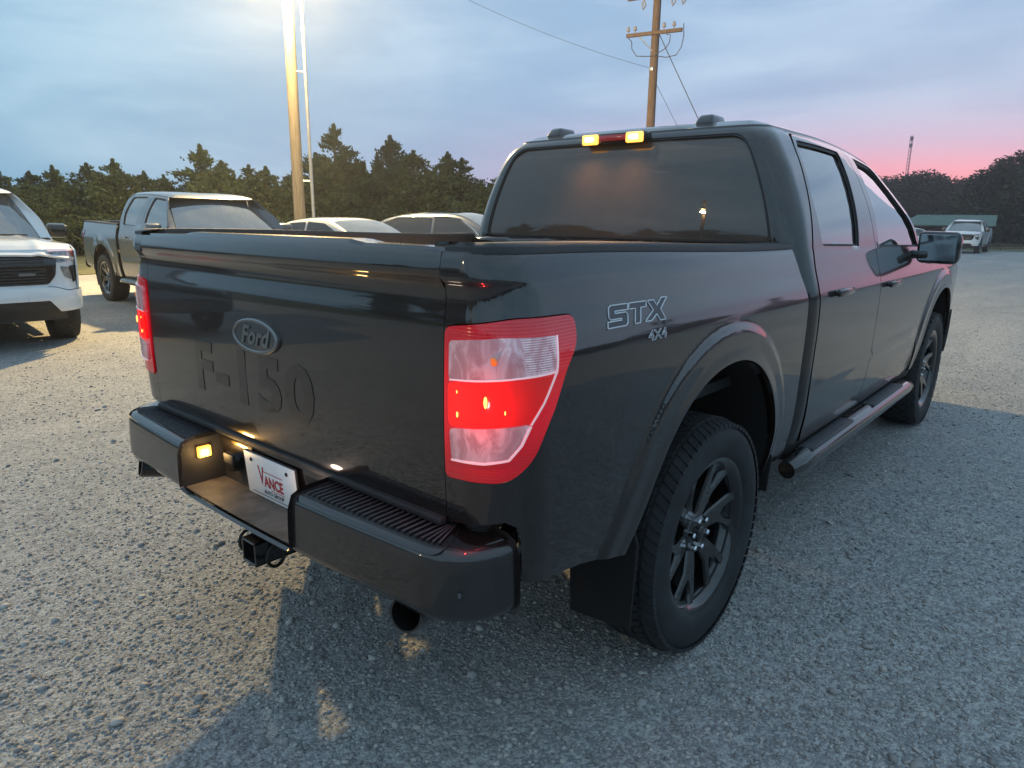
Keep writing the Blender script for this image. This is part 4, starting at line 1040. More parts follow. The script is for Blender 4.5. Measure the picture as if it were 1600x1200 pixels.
def grass_mat(name, c1, c2):
    m = bpy.data.materials.new(name); m.use_nodes = True; t = m.node_tree; b = t.nodes['Principled BSDF']; g = G(t)
    co = g.n('ShaderNodeTexCoord').outputs['Object']
    g.set(b.inputs['Base Color'], g.mix(g.sm(g.noise(co, .9, 6, .7), .3, .7), c1, c2)); b.inputs['Roughness'].default_value = 1; b.inputs['Specular IOR Level'].default_value = 0.1
    return m
M['grass'] = grass_mat('dry_grass', (.11, .12, .06), (.19, .175, .10))
def strip_sheet(name, poly, m, dz, label):
    pts = np.array(poly, float); lo, hi = pts.min(0), pts.max(0)
    st = 2.5
    gx_, gy_ = np.meshgrid(np.arange(lo[0], hi[0], st), np.arange(lo[1], hi[1], st)); gp = np.stack([gx_.ravel(), gy_.ravel()], 1)
    L = resample(poly, st); V = list(L)+[p for p in gp[inpoly(gp, L)] if segdist(p[None], L)[0] > .5]
    r = delaunay_2d_cdt([Vector(v) for v in V], [(i, (i+1) % len(L)) for i in range(len(L))], [], 0, 1e-5)
    P = np.array([tuple(v) for v in r[0]]); Fc = np.array([tuple(f) for f in r[2]]); Fc = Fc[inpoly(P[Fc].mean(1), L)]
    Q = np.stack([P[:, 0], P[:, 1], gz(P[:, 0], P[:, 1])+dz], 1)
    o = mesh(name, Q, Fc, m, None, True); tag(o, label, 'ground', kind='structure'); return o
strip_sheet('grass_verge', [(-60, 19), (-12, 17.6), (2, 18.2), (12, 19.5), (30, 24), (44, 27), (80, 60), (60, 120), (-60, 120)], M['grass'], .02, 'dry grass verge in front of the cedar row')
strip_sheet('grass_field', [(52, 2), (60, -3), (58, -30), (40, -60), (140, -90), (170, 20), (110, 60), (60, 24)], M['grass'], .02, 'strip of green grass beyond the gravel on the right')

# ------------------------------------------------------------------ the vehicles
hero_truck = pickup('pickup_truck', 'black crew cab pickup truck with lit red tail lights, nearest the camera', M['black_paint'], hero=True, lights=True)
grey_truck = pickup('pickup_truck', 'dark grey crew cab pickup parked facing us behind the black one\'s tailgate', M['grey_paint'], loc=(3.66, 12.09, -.08), rz=R(-92), group='vehicles parked in the row')
white_truck = pickup('pickup_truck', 'white pickup with a black grille, cut by the left edge of the photo', M['white_paint'], front='b', loc=(.33, 12.1, -.085), rz=R(-96.6), group='vehicles parked in the row')

mirrored = pickup('pickup_truck', 'grey pickup parked left of the frame, mirrored in the black tailgate', M['grey_paint'], loc=(-3.75, 12.3, -.085), rz=R(-95))
def car(name, label, paint_mat, loc, rz, cat='car', Lf=2.25, Lr=2.3, hw=.92, belt=.93, roofz=1.44, prof=None, win=None, trim=None, group=None, wheelx=(1.38, -1.42), wr=.34, snout='sedan'):
    """x forward; prof = [(x, z)] outline of the greenhouse top; whole body lofted from cross-sections"""
    T = empty(name, (0, 0, 0)); tag(T, label, cat, group)
    px = np.array([p[0] for p in prof]); pz = np.array([p[1] for p in prof]); top = interp(px, pz)
    def half(x): return hw*(1-.16*np.clip((abs(x)-1.5)/(Lf-1.5), 0, 1)**2.5)
    st = np.linspace(-Lr, Lf, 64)
    # lower body
    V = []; rows = []
    for x in st:
        w = half(x); e = min(1, (Lf-abs(x)+.0)/.18 if x > 0 else (Lr-abs(x))/.18)**.5 if (Lf-abs(x) < .18 or Lr-abs(x) < .18) else 1
        zb = belt-.10*max(0, (x-.9)/1.3)-.03*max(0, (-x-1.4)); zl = .24+.06*(1-e); w2 = w*(.86+.14*e)
        sec = [(0, zl), (w2*.85, zl), (w2*.97, zl+.10), (w2*1.0, .58), (w2*.985, .75), (w2*.955, zb-.06), (w2*.92, zb-.012), (w2*.86, zb+.012), (w2*.5, zb+.05*(1 if x > .6 else .6)), (0, zb+.065)]
        full = sec+[(-a, b) for a, b in sec[-2:0:-1]]
        xo = x; r_ = []
        for (a, b) in full: r_.append(len(V)); V.append((xo-.10*np.sign(x)*(abs(a)/w)**3*(abs(x) > 1.6), a, b))
        rows.append(r_)
    n = len(rows[0]); F = [(rows[i][k], rows[i][(k+1) % n], rows[i+1][(k+1) % n], rows[i+1][k]) for i in range(len(rows)-1) for k in range(n)]+[tuple(rows[0][::-1]), tuple(rows[-1])]
    # wheel arches: push in by boolean-free trick: skip side faces inside arch circles
    F2 = []
    for f in F:
        c = np.mean([V[i] for i in f], 0)
        if abs(c[1]) > hw*.80 and any((c[0]-wx)**2+(c[2]-wr)**2 < (wr+.045)**2 for wx in wheelx): continue
        F2.append(f)
    mesh('body', V, F2, paint_mat, T, True)
    for wx in wheelx:
        for S in (-1, 1):
            bm = bmesh.new(); pol = [(wx+(wr+.05)*math.cos(a), wr+(wr+.05)*math.sin(a)) for a in np.linspace(-.6, math.pi+.6, 20)]
            prism(bm, pol, lambda p: Vector((p[0], S*.62, p[1])), lambda p: Vector((p[0], S*.60, p[1]))); bmobj('wheel_liner', bm, M['liner'], T)
            w = empty('wheel', (wx, S*(hw-.12), wr), 0, T)
            bm = bmesh.new(); lathe_y(bm, [(.22, .09), (wr-.03, .11), (wr-.005, .08), (wr, 0), (wr-.005, -.08), (wr-.03, -.11), (.22, -.09)], 32, closed=True); bmobj('tyre', bm, M['rubber'], w, angle=40)
            bm = bmesh.new(); lathe_y(bm, [(.001, S*.06), (.05, S*.06), (.20, S*.085), (.225, S*.09), (.225, -S*.09), (.001, -S*.05)], 32); bmobj('rim', bm, M['steel'], w, angle=40)
    # greenhouse
    tumb = .30
    def side(P):
        P = np.asarray(P, float); x, z = P[:, 0], P[:, 1]
        y = (hw*.955-.03)-(z-belt)*tumb-.25*np.maximum(0, z-belt-.28)**1.5-.05*np.clip((np.abs(x)-.6), 0, 2)**2*.5
        return np.stack([x, -y, z], 1)
    xs = np.linspace(px[0], px[-1], 46); V = []; rows = []
    for x in xs:
        zt = float(top(x)); zb = belt-.03
        r_ = []
        zz = [zb+(zt-.035-zb)*k/6 for k in range(7)] if zt-.035 > zb else [zb]*7
        half_pts = []
        for z in zz: half_pts.append((-float(side([[x, z]])[0, 1]), z))
        y1 = half_pts[-1][0]
        for f_, g_ in ((.95, .018), (.86, .030), (.6, .042), (.3, .048), (0, .05)): half_pts.append((y1*f_, zz[-1]+g_))
        full = [(-a, b) for a, b in half_pts]+[(a, b) for a, b in half_pts[-2::-1]]
        for a, b in full: r_.append(len(V)); V.append((x, a, b))
        rows.append(r_)
    n = len(rows[0]); F = [(rows[i][k], rows[i][k+1], rows[i+1][k+1], rows[i+1][k]) for i in range(len(rows)-1) for k in range(n-1)]
    mesh('roof', V, F, paint_mat, T, True)
    for S in (-1, 1):
        sf = side if S < 0 else mirror(side)
        for wl in win:
            lp = rounded(wl, .03); panel('side_window', sf, lp, [], .08, .01, M['car_glass'], T, off=.008, flip=S > 0)
        if trim is not None:
            l3 = resample(rounded(trim, .05), .05); q = sf(l3); 
            bm = bmesh.new(); btube(bm, [tuple(v+np.array([0, S*.010, 0])) for v in q]+[tuple(q[0]+np.array([0, S*.010, 0]))], .012, 6, cap=False); bmobj('window_trim', bm, M['chrome'], T, smooth=True)
        bm = bmesh.new(); bbox(bm, .62, .74, min(S*(hw-.05), S*(hw+.14)), max(S*(hw-.05), S*(hw+.14)), belt-.01, belt+.12, r=.04, seg=3); bmobj('side_mirror', bm, paint_mat, T, angle=60)
    # screens: windshield and back window laid over the ends of the greenhouse
    def screen(nm, x0, x1, f0, f1):
        """x0 foot, x1 head"""
        def sf(P):
            P = np.asarray(P, float); a, b = P[:, 0], P[:, 1]; x = x0+(x1-x0)*b; zt = top(x)
            yl = -side(np.stack([x, np.maximum(zt-.04, belt)], 1))[:, 1]
            z = zt-.035+.05*(1-np.abs(a)**3)+.012
            return np.stack([x, a*yl, z], 1)
        panel(nm, sf, rounded([(-.90, .04), (.90, .04), (.93, .96), (-.93, .96)], .04), [], .06, .01, M['wind_glass'], T, off=.006, flip=x1 > x0)
    screen('windshield', px[-1], f_head[0], 0, 1) if False else None
    hf = [p for p in prof if p[1] > roofz-.035]
    screen('windshield', px[-1]-.02, hf[-1][0]+.08, 0, 1); screen('back_window', px[0]+.02, hf[0][0]-.08, 0, 1)
    # lamps, plates, grille
    for S in (-1, 1):
        bm = bmesh.new(); bbox(bm, Lf-.30, Lf-.05, min(S*.50, S*.80), max(S*.50, S*.80), .62, .74, r=.03, seg=3); bmobj('headlight', bm, M['head_lens'], T, angle=60)
        bm = bmesh.new(); bbox(bm, -Lr+.04, -Lr+.22, min(S*.52, S*.82), max(S*.52, S*.82), .70, .83, r=.03, seg=3); bmobj('tail_light', bm, M['amber_lens'], T, angle=60)
    bm = bmesh.new(); bbox(bm, Lf-.10, Lf+.008, -.45, .45, .38, .62, r=.02); bmobj('grille', bm, M['gloss_black'], T, angle=60)
    bm = bmesh.new(); bbox(bm, Lf-.10, Lf+.004, -.70, .70, .26, .34, r=.02); bmobj('lower_intake', bm, M['black_plastic'], T, angle=60)
    T.location = loc; T.rotation_euler = (0, 0, rz); return T

sed = [(-1.70, .94), (-1.35, 1.10), (-1.0, 1.27), (-.65, 1.38), (-.2, 1.425), (.1, 1.43), (.35, 1.40), (.7, 1.28), (1.05, 1.10), (1.38, .92)]
car('sedan', 'low white sedan between the grey pickup and the silver crossover', M['pearl_paint'], (6.45, 10.1, .02), R(-80), cat='car', prof=sed, roofz=1.43,
    win=[[(-1.28, .97), (-.22, .955), (-.22, 1.355), (-.62, 1.33), (-.95, 1.22)], [(-.16, .955), (.86, .95), (.62, 1.18), (.30, 1.33), (-.16, 1.36)]], group='vehicles parked in the row', hw=.93)
cro = [(-2.05, 1.00), (-1.85, 1.30), (-1.55, 1.50), (-1.1, 1.585), (-.4, 1.625), (.1, 1.62), (.40, 1.575), (.75, 1.43), (1.10, 1.22), (1.42, 1.02)]
car('crossover', 'silver crossover with a bright arched window trim, beside the black cab', M['silver_paint'], (9.35, 9.6, -.05), R(-72), cat='car', prof=cro, roofz=1.62, belt=1.02, Lf=2.35, Lr=2.4, hw=.95, wr=.37,
    win=[[(-1.72, 1.07), (-.32, 1.05), (-.32, 1.52), (-1.2, 1.50), (-1.62, 1.36)], [(-.25, 1.05), (.95, 1.04), (.72, 1.26), (.38, 1.48), (.05, 1.53), (-.25, 1.53)]],
    trim=[(-1.80, 1.05), (1.02, 1.02), (.76, 1.28), (.40, 1.51), (.05, 1.555), (-1.2, 1.53), (-1.68, 1.38)], group='vehicles parked in the row')
far_pk = pickup('pickup_truck', 'white pickup far off on the right in front of the green roofed shelter', M['white_paint'], front='b', loc=(50.5, 5.35, -.30), rz=R(181))
car('car', 'white car far away, just showing beside the black truck\'s door mirror', M['white_paint'], (44.0, 7.9, -.27), R(150), prof=sed, roofz=1.43,
    win=[[(-1.28, .97), (-.22, .955), (-.22, 1.355), (-.62, 1.33), (-.95, 1.22)], [(-.16, .955), (.86, .95), (.62, 1.18), (.30, 1.33), (-.16, 1.36)]])

# ------------------------------------------------------------------ poles
def wood(name, c1, c2):
    m = bpy.data.materials.new(name); m.use_nodes = True; t = m.node_tree; b = t.nodes['Principled BSDF']; g = G(t)
    co = g.n('ShaderNodeTexCoord').outputs['Object']; v = g.mapping(co, (14, 14, .8))
    g.set(b.inputs['Base Color'], g.mix(g.sm(g.noise(v, 2.5, 6, .7), .3, .7), c1, c2)); b.inputs['Roughness'].default_value = .9
    bn = g.n('ShaderNodeBump'); bn.inputs['Strength'].default_value = .6; bn.inputs['Distance'].default_value = .01; g.set(bn.inputs['Height'], g.noise(v, 6, 4)); g.set(b.inputs['Normal'], bn.outputs[0]); return m
M['wood_pale'] = wood('pole_wood_pale', (.12, .10, .075), (.22, .19, .15)); M['wood_dark'] = wood('pole_wood_dark', (.10, .065, .045), (.19, .13, .09))
M['galv'] = mat('galvanised', (.45, .46, .47), .4, .8, noise_amt=.15, noise_scale=5)
M['insul'] = mat('insulator', (.28, .25, .25), .3, coat=.5); M['wire'] = mat('wire', (.05, .05, .055), .6)
def polar(az, d, z=0): return Vector((CAM.x+d*math.cos(R(az)), CAM.y+d*math.sin(R(az)), z))
# yard light pole
LPO = polar(57.35, 18.5); lz = -.08
lamp_post = empty('lamp_pole', (LPO.x, LPO.y, lz)); tag(lamp_post, 'pale wooden pole carrying the lit yellow yard lamp, standing behind the parked cars', 'lamp pole')
tube('pole', [(0, 0, 0), (.02, .03, 4), (.06, .02, 9.6)], [.145, .130, .115], M['wood_pale'], lamp_post, n=20)
side_v = Vector((math.sin(R(56.9)), -math.cos(R(56.9)), 0))
rs_ = [tuple(side_v*.33+Vector((0, 0, 0))), tuple(side_v*.32+Vector((.0, 0, 4))), tuple(side_v*.30+Vector((.04, .02, 9.0)))]
tube('conduit', rs_, .040, M['galv'], lamp_post, n=12)
for z_ in (.9, 2.4, 4.9, 7.3): tube('bracket', [tuple(side_v*.10+Vector((0, 0, z_))), tuple(side_v*.28+Vector((0, 0, z_)))], .018, M['galv'], lamp_post, n=8)
tv = Vector((-math.cos(R(60)), -math.sin(R(60)), 0))
arm = [tuple(Vector((.03, .02, 7.2))), tuple(tv*.25+Vector((0, 0, 7.59))), tuple(tv*.55-side_v*.12+Vector((0, 0, 7.64)))]
tube('lamp_arm', arm, .022, M['galv'], lamp_post, n=10)
hp = tv*.58-side_v*.16+Vector((0, 0, 7.62))
bm = bmesh.new(); bmesh.ops.create_cone(bm, cap_ends=True, segments=24, radius1=.20, radius2=.09, depth=.16)
for v in bm.verts: v.co += hp+Vector((0, 0, .07))
bmobj('lamp_hood', bm, M['galv'], lamp_post, angle=40)
bm = bmesh.new(); bmesh.ops.create_uvsphere(bm, u_segments=20, v_segments=12, radius=.13)
for v in bm.verts: v.co += hp+Vector((0, 0, -.09))
bmobj('lamp_globe', bm, mat('lamp_globe_lit', (1, .8, .4), .3, emit=(1, .74, .26), estr=40), lamp_post, smooth=True)
ld = bpy.data.lights.new('yard_lamp', 'POINT'); ld.energy = 13000; ld.color = (1, .70, .31); ld.shadow_soft_size = .16
lo = bpy.data.objects.new('yard_lamp', ld); COL.objects.link(lo); lo.location = hp+Vector((0, 0, -.30)); lo.parent = lamp_post

# utility pole with two crossarms
UP = polar(30.2, 27.5); uz = -.14
up_ = empty('utility_pole', (UP.x, UP.y, uz)); tag(up_, 'tall brown utility pole with two crossarms rising behind the black cab', 'utility pole')
def uz_at(v, az=30.2, d=27.5):   # height over the foot at which a picture row is met
    return None
tube('pole', [(0, 0, 0), (.0, 0, 6), (.05, 0, 12.4)], [.175, .15, .125], M['wood_dark'], up_, n=18)
ca1 = Vector((math.sin(R(12)), -math.cos(R(12)), 0))                  # arms run roughly across the view
def crossarm(z, half, nm='crossarm'):
    a = -ca1*half+Vector((.0, 0, z)); b = ca1*half+Vector((0, 0, z)); off_ = Vector((-math.cos(R(12)), -math.sin(R(12)), 0))*.17
    d = (b-a).normalized(); mtx = Matrix.Translation((a+b)/2+off_) @ Matrix(((d.x, off_.normalized().x, 0, 0), (d.y, off_.normalized().y, 0, 0), (0, 0, 1, 0), (0, 0, 0, 1)))
    o = box(nm, (-half, half, -.05, .05, -.06, .06), M['wood_dark'], up_, r=.008, mtx=mtx); return off_
H1, H2 = 8.06, 9.27
for hh in (H1, H2):
    of_ = crossarm(hh, 1.02)
    for t in ((-.96, -.70, .36, .72) if hh == H1 else (-.80, .30)):
        c_ = ca1*t+of_+Vector((0, 0, hh+.06))
        bm = bmesh.new(); prof = [(.02, 0), (.02, .08), (.055, .09), (.075, .13), (.045, .16), (.06, .19), (.035, .24), (.001, .25)]
        rings = [[bm.verts.new(c_+Vector((r*math.cos(2*math.pi*k/12), r*math.sin(2*math.pi*k/12), z))) for k in range(12)] for r, z in prof]
        for i in range(len(rings)-1):
            for k in range(12): bm.faces.new((rings[i][k], rings[i][(k+1) % 12], rings[i+1][(k+1) % 12], rings[i+1][k]))
        bmobj('insulator', bm, M['insul'], up_, smooth=True)
for t in (-.45, .62, .98):                                             # hanging cut-outs under the upper arm
    c_ = ca1*t+of_+Vector((0, 0, H2-.06))
    pts = [c_, c_+ca1*.06+Vector((0, 0, -.10)), c_+ca1*.10+Vector((0, 0, -.22)), c_+Vector((0, 0, -.34)), c_-ca1*.03+Vector((0, 0, -.22)), c_-ca1*.02+Vector((0, 0, -.08))]
    tube('fuse_cutout', [tuple(p) for p in pts], .030, M['insul'], up_, n=8)
tube('brace', [tuple(ca1*-.55+of_*.8+Vector((0, 0, H1-.05))), tuple(of_*.6+Vector((0, 0, H1-.62)))], .022, M['galv'], up_, n=6)
for pts in ([(-.95, -.08), (-.82, -.20), (-.80, -.45), (-.62, -.70), (-.3, -.74), (0, -.76)], [(.45, -.08), (.60, -.12), (.58, -.36), (.45, -.55), (.2, -.66), (.05, -.76)], [(1.05, .20), (1.08, -.2), (1.02, -.55), (.85, -.80), (.5, -.84), (.1, -.76)]):
    tube('jumper_wire', [tuple(ca1*a+of_*.9+Vector((0, 0, H1+b))) for a, b in pts], .016, M['wire'], up_, n=6)
box('bolt_plate', (-.19, -.13, -.08, .08, 6.82, 6.94), M['galv'], up_, r=.01)
def wire_thing(a, b, sag, rad, label):
    pts = [tuple(Vector(a).lerp(Vector(b), t)-Vector((0, 0, sag*4*t*(1-t)))) for t in np.linspace(0, 1, 24)]
    o = tube('power_line', pts, rad, M['wire'], None, n=5); tag(o, label, 'wire'); return o
topu = UP+Vector((0, 0, uz))
_d = fw+r2*((600-800)/1083.886)+u2*((600+70)/1083.886)
wire_thing(topu+Vector((0, 0, 6.9)), CAM+_d.normalized()*31, .35, .007, 'thin overhead service line running left from the utility pole\'s side')
wire_thing(topu+Vector((0, 0, 8.3)), topu+ca1*3.4+Vector((2.6, 0, .2)), 0, .016, 'steel guy wire slanting down right of the utility pole')
wire_thing(topu+Vector((0, 0, 6.6)), topu+ca1*2.2+Vector((3.8, 0, .2)), 0, .008, 'fainter inner guy wire close to the utility pole')
# second yard lamp behind the camera, mirrored in the back window
def yard_lamp2():
    b = empty('lamp_pole', (-25.3, 9.9, -.08)); tag(b, 'pole with a second yard lamp, seen only as a yellow glint in the back window', 'lamp pole')
    tube('pole', [(0, 0, 0), (0, 0, 8)], [.13, .10], M['wood_dark'], b, n=14); tube('lamp_arm', [(0, 0, 7.3), (.5, -.1, 7.5)], .022, M['galv'], b, n=8)
    for nm, rr, z_, mm_ in (('lamp_hood', .19, 7.5, M['galv']), ('lamp_globe', .12, 7.32, bpy.data.materials['lamp_globe_lit'])):
        bm = bmesh.new(); 
        if nm == 'lamp_hood': bmesh.ops.create_cone(bm, cap_ends=True, segments=20, radius1=rr, radius2=.08, depth=.16)
        else: bmesh.ops.create_uvsphere(bm, u_segments=16, v_segments=10, radius=rr)
        for v in bm.verts: v.co += Vector((.55, -.12, z_))
        bmobj(nm, bm, mm_, b, angle=40)
    l_ = bpy.data.lights.new('yard_lamp', 'POINT'); l_.energy = 900; l_.color = (1, .76, .42); l_.shadow_soft_size = .16
    o = bpy.data.objects.new('yard_lamp', l_); COL.objects.link(o); o.location = (.55, -.12, 7.05); o.parent = b
yard_lamp2()
# radio mast far away
MP = polar(12.2, 150); mast = empty('radio_mast', (MP.x, MP.y, -.5)); tag(mast, 'thin lattice radio mast rising above the woods in the pink sky', 'mast')
bm = bmesh.new(); a_ = .25; Hm = 17.0
leg = [Vector((a_*math.cos(2*math.pi*k/3), a_*math.sin(2*math.pi*k/3), 0)) for k in range(3)]
for k in range(3): btube(bm, [leg[k], leg[k]+Vector((0, 0, Hm))], .04, 5)
for i in range(28):
    z0, z1 = i*Hm/28, (i+1)*Hm/28
    for k in range(3): btube(bm, [leg[k]+Vector((0, 0, z0)), leg[(k+1) % 3]+Vector((0, 0, z1))], .022, 4, cap=False)
bmobj('lattice', bm, mat('mast_steel', (.12, .08, .09), .6, .3), mast)
for z_ in (Hm-.8, Hm-2): box('antenna_panel', (-.4, .4, -.2, .2, z_, z_+.6), mat('antenna_grey', (.1, .08, .1), .6), mast, r=.05)

# ------------------------------------------------------------------ open shelter with green roof
def shelter():
    c = polar(9.35, 62); S_ = empty('shelter', (c.x, c.y, -.42), R(96)); tag(S_, 'open sided shelter with a long green metal roof at the edge of the woods', 'shelter')
    # local x along the ridge (towards picture left is +x)
    Lh, Wh, ez, rz_ = 3.3, 1.9, 1.62, 2.35
    Lh = 3.0
    gm = mat('green_roof', (.085, .15, .12), .5, .2, noise_amt=.15, noise_scale=3); dk = mat('shelter_post', (.05, .045, .04), .8); gable = mat('gable_dark', (.035, .035, .035), .9)
    # ridge runs across; hipped on the left end
    V = [(-Lh, -Wh, ez), (-Lh, Wh, ez), (Lh, Wh, ez), (Lh, -Wh, ez), (-Lh-.0, 0, rz_), (Lh-1.0, 0, rz_)]
    t = .06
    V2 = [(x, y, z+t) for x, y, z in V]; F = [(0, 3, 5, 4), (1, 4, 5, 2), (3, 2, 5)]
    n = 6; FF = F+[tuple(i+n for i in f[::-1]) for f in F]+[(0, 3, 3+n, n), (3, 2, 2+n, 3+n), (2, 1, 1+n, 2+n), (0, 4, 4+n, n), (4, 1, 1+n, 4+n)]
    mesh('roof', V+V2, FF, gm, S_, False)
    for i in range(15):
        x = -Lh+.1+i*(2*Lh-1.2)/14
        for s in (-1, 1): tube('seam', [(x, s*(Wh-.02), ez+t+.02), (x, 0, rz_+t+.02)], .02, gm, S_, n=5)
    for x in np.linspace(-Lh+.25, Lh-.3, 5):
        for y in (-Wh+.25, Wh-.25): box('post', (x-.06, x+.06, y-.06, y+.06, 0, ez-.02), dk, S_, r=.005)
    box('back_wall', (-Lh+.3, Lh-.3, -.9, -.8, 0, ez-.1), gable, S_, r=0)
    mesh('gable_end', [(-Lh+.15, -Wh+.2, ez+.01), (-Lh+.15, Wh-.2, ez+.01), (-Lh+.15, 0, rz_-.06)], [(0, 1, 2)], gable, S_, False)
shelter()
# low rail fence beyond the far pickup
fn = empty('rail_fence', tuple(polar(5.5, 57, -.36)), R(95)); tag(fn, 'low dark rail fence at the edge of the grass on the right', 'fence')
for k in range(12): box('post', (-9+k*1.6-.05, -9+k*1.6+.05, -.05, .05, 0, .5), M['wood_dark'], fn, r=.005)
for z_ in (.2, .42): box('rail', (-9, 8.8, -.085, -.055, z_-.04, z_+.04), M['wood_dark'], fn, r=.005)

# ------------------------------------------------------------------ trees
def leaf_mat(name, c1, c2):
    m = bpy.data.materials.new(name); m.use_nodes = True; t = m.node_tree; b = t.nodes['Principled BSDF']; g = G(t)
    co = g.n('ShaderNodeTexCoord').outputs['Object']; oi = g.n('ShaderNodeObjectInfo')
    c = g.mix(g.sm(g.noise(co, 1.6, 5, .7), .3, .7), c1, c2); c = g.mix(g.math('MULTIPLY', oi.outputs['Random'], .45), c, tuple(x*.6 for x in c1))
    g.set(b.inputs['Base Color'], c); b.inputs['Roughness'].default_value = .8; b.inputs['Specular IOR Level'].default_value = .2
    return m
M['cedar'] = leaf_mat('cedar_leaves', (.036, .060, .028), (.080, .105, .050)); M['oak'] = leaf_mat('oak_leaves', (.034, .046, .028), (.066, .080, .044))
M['bark'] = wood('bark', (.05, .04, .03), (.10, .08, .06))
def leaves_mesh(name, C, D, size, m):
    """many small bent leaf sprays: C centres, D directions"""
    N = len(C); a = rng.normal(size=(N, 3)); a -= (a*D).sum(1)[:, None]*D; a /= np.linalg.norm(a, axis=1)[:, None]; b = np.cross(D, a)
    s = size*(.6+.8*rng.random(N))[:, None]
    p0 = C-D*s*.3+a*s*.35; p1 = C-D*s*.3-a*s*.35; p2 = C+D*s*1.0-a*s*.05+b*s*.15; p3 = C+D*s*.4+a*s*.30+b*s*.2
    V = np.stack([p0, p1, p2, p3], 1).reshape(-1, 3); F = np.arange(N*4).reshape(-1, 4)
    me = bpy.data.meshes.new(name); me.vertices.add(N*4); me.vertices.foreach_set('co', V.ravel()); me.loops.add(N*4); me.loops.foreach_set('vertex_index', F.ravel().astype(np.int32))
    me.polygons.add(N); me.polygons.foreach_set('loop_start', np.arange(0, N*4, 4, dtype=np.int32)); me.polygons.foreach_set('loop_total', np.full(N, 4, np.int32)); me.update(calc_edges=True); me.materials.append(m); return me
def cedar_variant(seed, n=9000, lumps=90, wide=.36):
    r_ = np.random.default_rng(seed); C = []; D = []
    # crown = boughs that leave a leader, upswept, ragged outline; height 1
    tips = [(0, 0, 1.0, 1.0)]+[(math.cos(a)*q, math.sin(a)*q, hh, .8) for a, q, hh in ((r_.random()*6.28, .10+.12*r_.random(), .62+.26*r_.random()) for _ in range(5))]
    for k in range(lumps):
        tx, ty, th_, ws = tips[0] if k % 2 == 0 else tips[1+(k//2) % 5]
        h = .03+.97*r_.random()**.9; az = r_.random()*6.283
        rad = ws*wide*((1-h)**.80)*(.55+.65*r_.random())+.010
        if k % 2: rad *= .62
        h = h*th_; c0 = np.array([tx, ty, 0])*min(1, h*2)
        L = max(.03, rad); nb = int(n/lumps*(.30+1.5*rad/wide))
        t = r_.random(nb)**.6; base = np.array([math.cos(az), math.sin(az), 0])
        pts = c0+base*(t*L)[:, None]+np.array([0, 0, 1])*(h+t*L*.55-.02)[:, None]
        sp = (.010+.06*(1-t)*rad/wide+.022*rad/wide)[:, None]
        pts = pts+r_.normal(size=(nb, 3))*sp*np.array([1, 1, .75])
        d = base*.8+np.array([0, 0, 1.1])+r_.normal(size=(nb, 3))*.45; C.append(pts); D.append(d)
    for tx, ty, th_, ws in tips:
        nb = n//60; t = r_.random(nb); C.append(np.stack([tx+r_.normal(size=nb)*.007*(1.3-t), ty+r_.normal(size=nb)*.007*(1.3-t), th_-.12+.15*t], 1)); D.append(np.array([0, 0, 1])+r_.normal(size=(nb, 3))*.35)
    # leader tip
    nb = n//40; t = r_.random(nb); C.append(np.stack([r_.normal(size=nb)*.006*(1.4-t), r_.normal(size=nb)*.006*(1.4-t), .9+.13*t], 1)); D.append(np.array([0, 0, 1])+r_.normal(size=(nb, 3))*.3)
    C = np.concatenate(C); D = np.concatenate(D); D /= np.linalg.norm(D, axis=1)[:, None]; C[:, 2] = np.maximum(C[:, 2], .015)
    return leaves_mesh('crown', C, D, .019, M['cedar'])
def oak_variant(seed, n=9000):
    r_ = np.random.default_rng(seed); C = []; D = []; K = 42
    for k in range(K):
        v = r_.normal(size=3); v /= np.linalg.norm(v); c = v*np.array([.34, .34, .30])*(.55+.5*r_.random())+np.array([0, 0, .62]); rr = .09+.10*r_.random(); nb = n//K
        u = r_.normal(size=(nb, 3)); u /= np.linalg.norm(u, axis=1)[:, None]; C.append(c+u*rr*(.6+.5*r_.random((nb, 1)))*np.array([1, 1, .75])); D.append(u+r_.normal(size=(nb, 3))*.6)
    nb = n//5; C.append(r_.normal(size=(nb, 3))*np.array([.22, .22, .16])+np.array([0, 0, .32])); D.append(r_.normal(size=(nb, 3)))
    C = np.concatenate(C); D = np.concatenate(D); D /= np.linalg.norm(D, axis=1)[:, None]; C[:, 2] = np.maximum(C[:, 2], .02)
    return leaves_mesh('crown', C, D, .026, M['oak'])
cedars = [cedar_variant(11+i, 15000, 150, .40+.05*(i % 3)) for i in range(5)]; oaks = [oak_variant(31+i) for i in range(4)]
def trunk_mesh(limbs, seed):
    r_ = random.Random(seed); bm = bmesh.new(); btube(bm, [(0, 0, -.02), (.006, 0, .3), (0, .006, .62), (0, 0, .93)], [.026, .019, .011, .003], 9)
    for k in range(limbs):
        h = .12+.6*k/limbs; a = r_.random()*6.28; L = .22*(1-h*.6)
        btube(bm, [(0, 0, h), (math.cos(a)*L*.5, math.sin(a)*L*.5, h+L*.35), (math.cos(a)*L, math.sin(a)*L, h+L*.8)], [.009, .006, .002], 6)
    bmesh.ops.recalc_face_normals(bm, faces=bm.faces); me = bpy.data.meshes.new('trunk'); bm.to_mesh(me); bm.free(); me.materials.append(M['bark']); return me
trunks = [trunk_mesh(9, i) for i in range(3)]
def tree(kind, az, d, h, label, group, i, wscale=1.0):
    P = polar(az, d); P.z = float(gz(np.array([P.x]), np.array([P.y]))[0])
    T = empty('cedar_tree' if kind == 'c' else 'broadleaf_tree', tuple(P), random.random()*6.28); tag(T, label, 'tree', group)
    cm = (cedars if kind == 'c' else oaks)[i % (5 if kind == 'c' else 4)]
    a = link('crown', cm, T); b = link('trunk', trunks[i % 3], T)
    for o in (a, b): o.scale = (h*wscale, h*wscale, h)
    return T
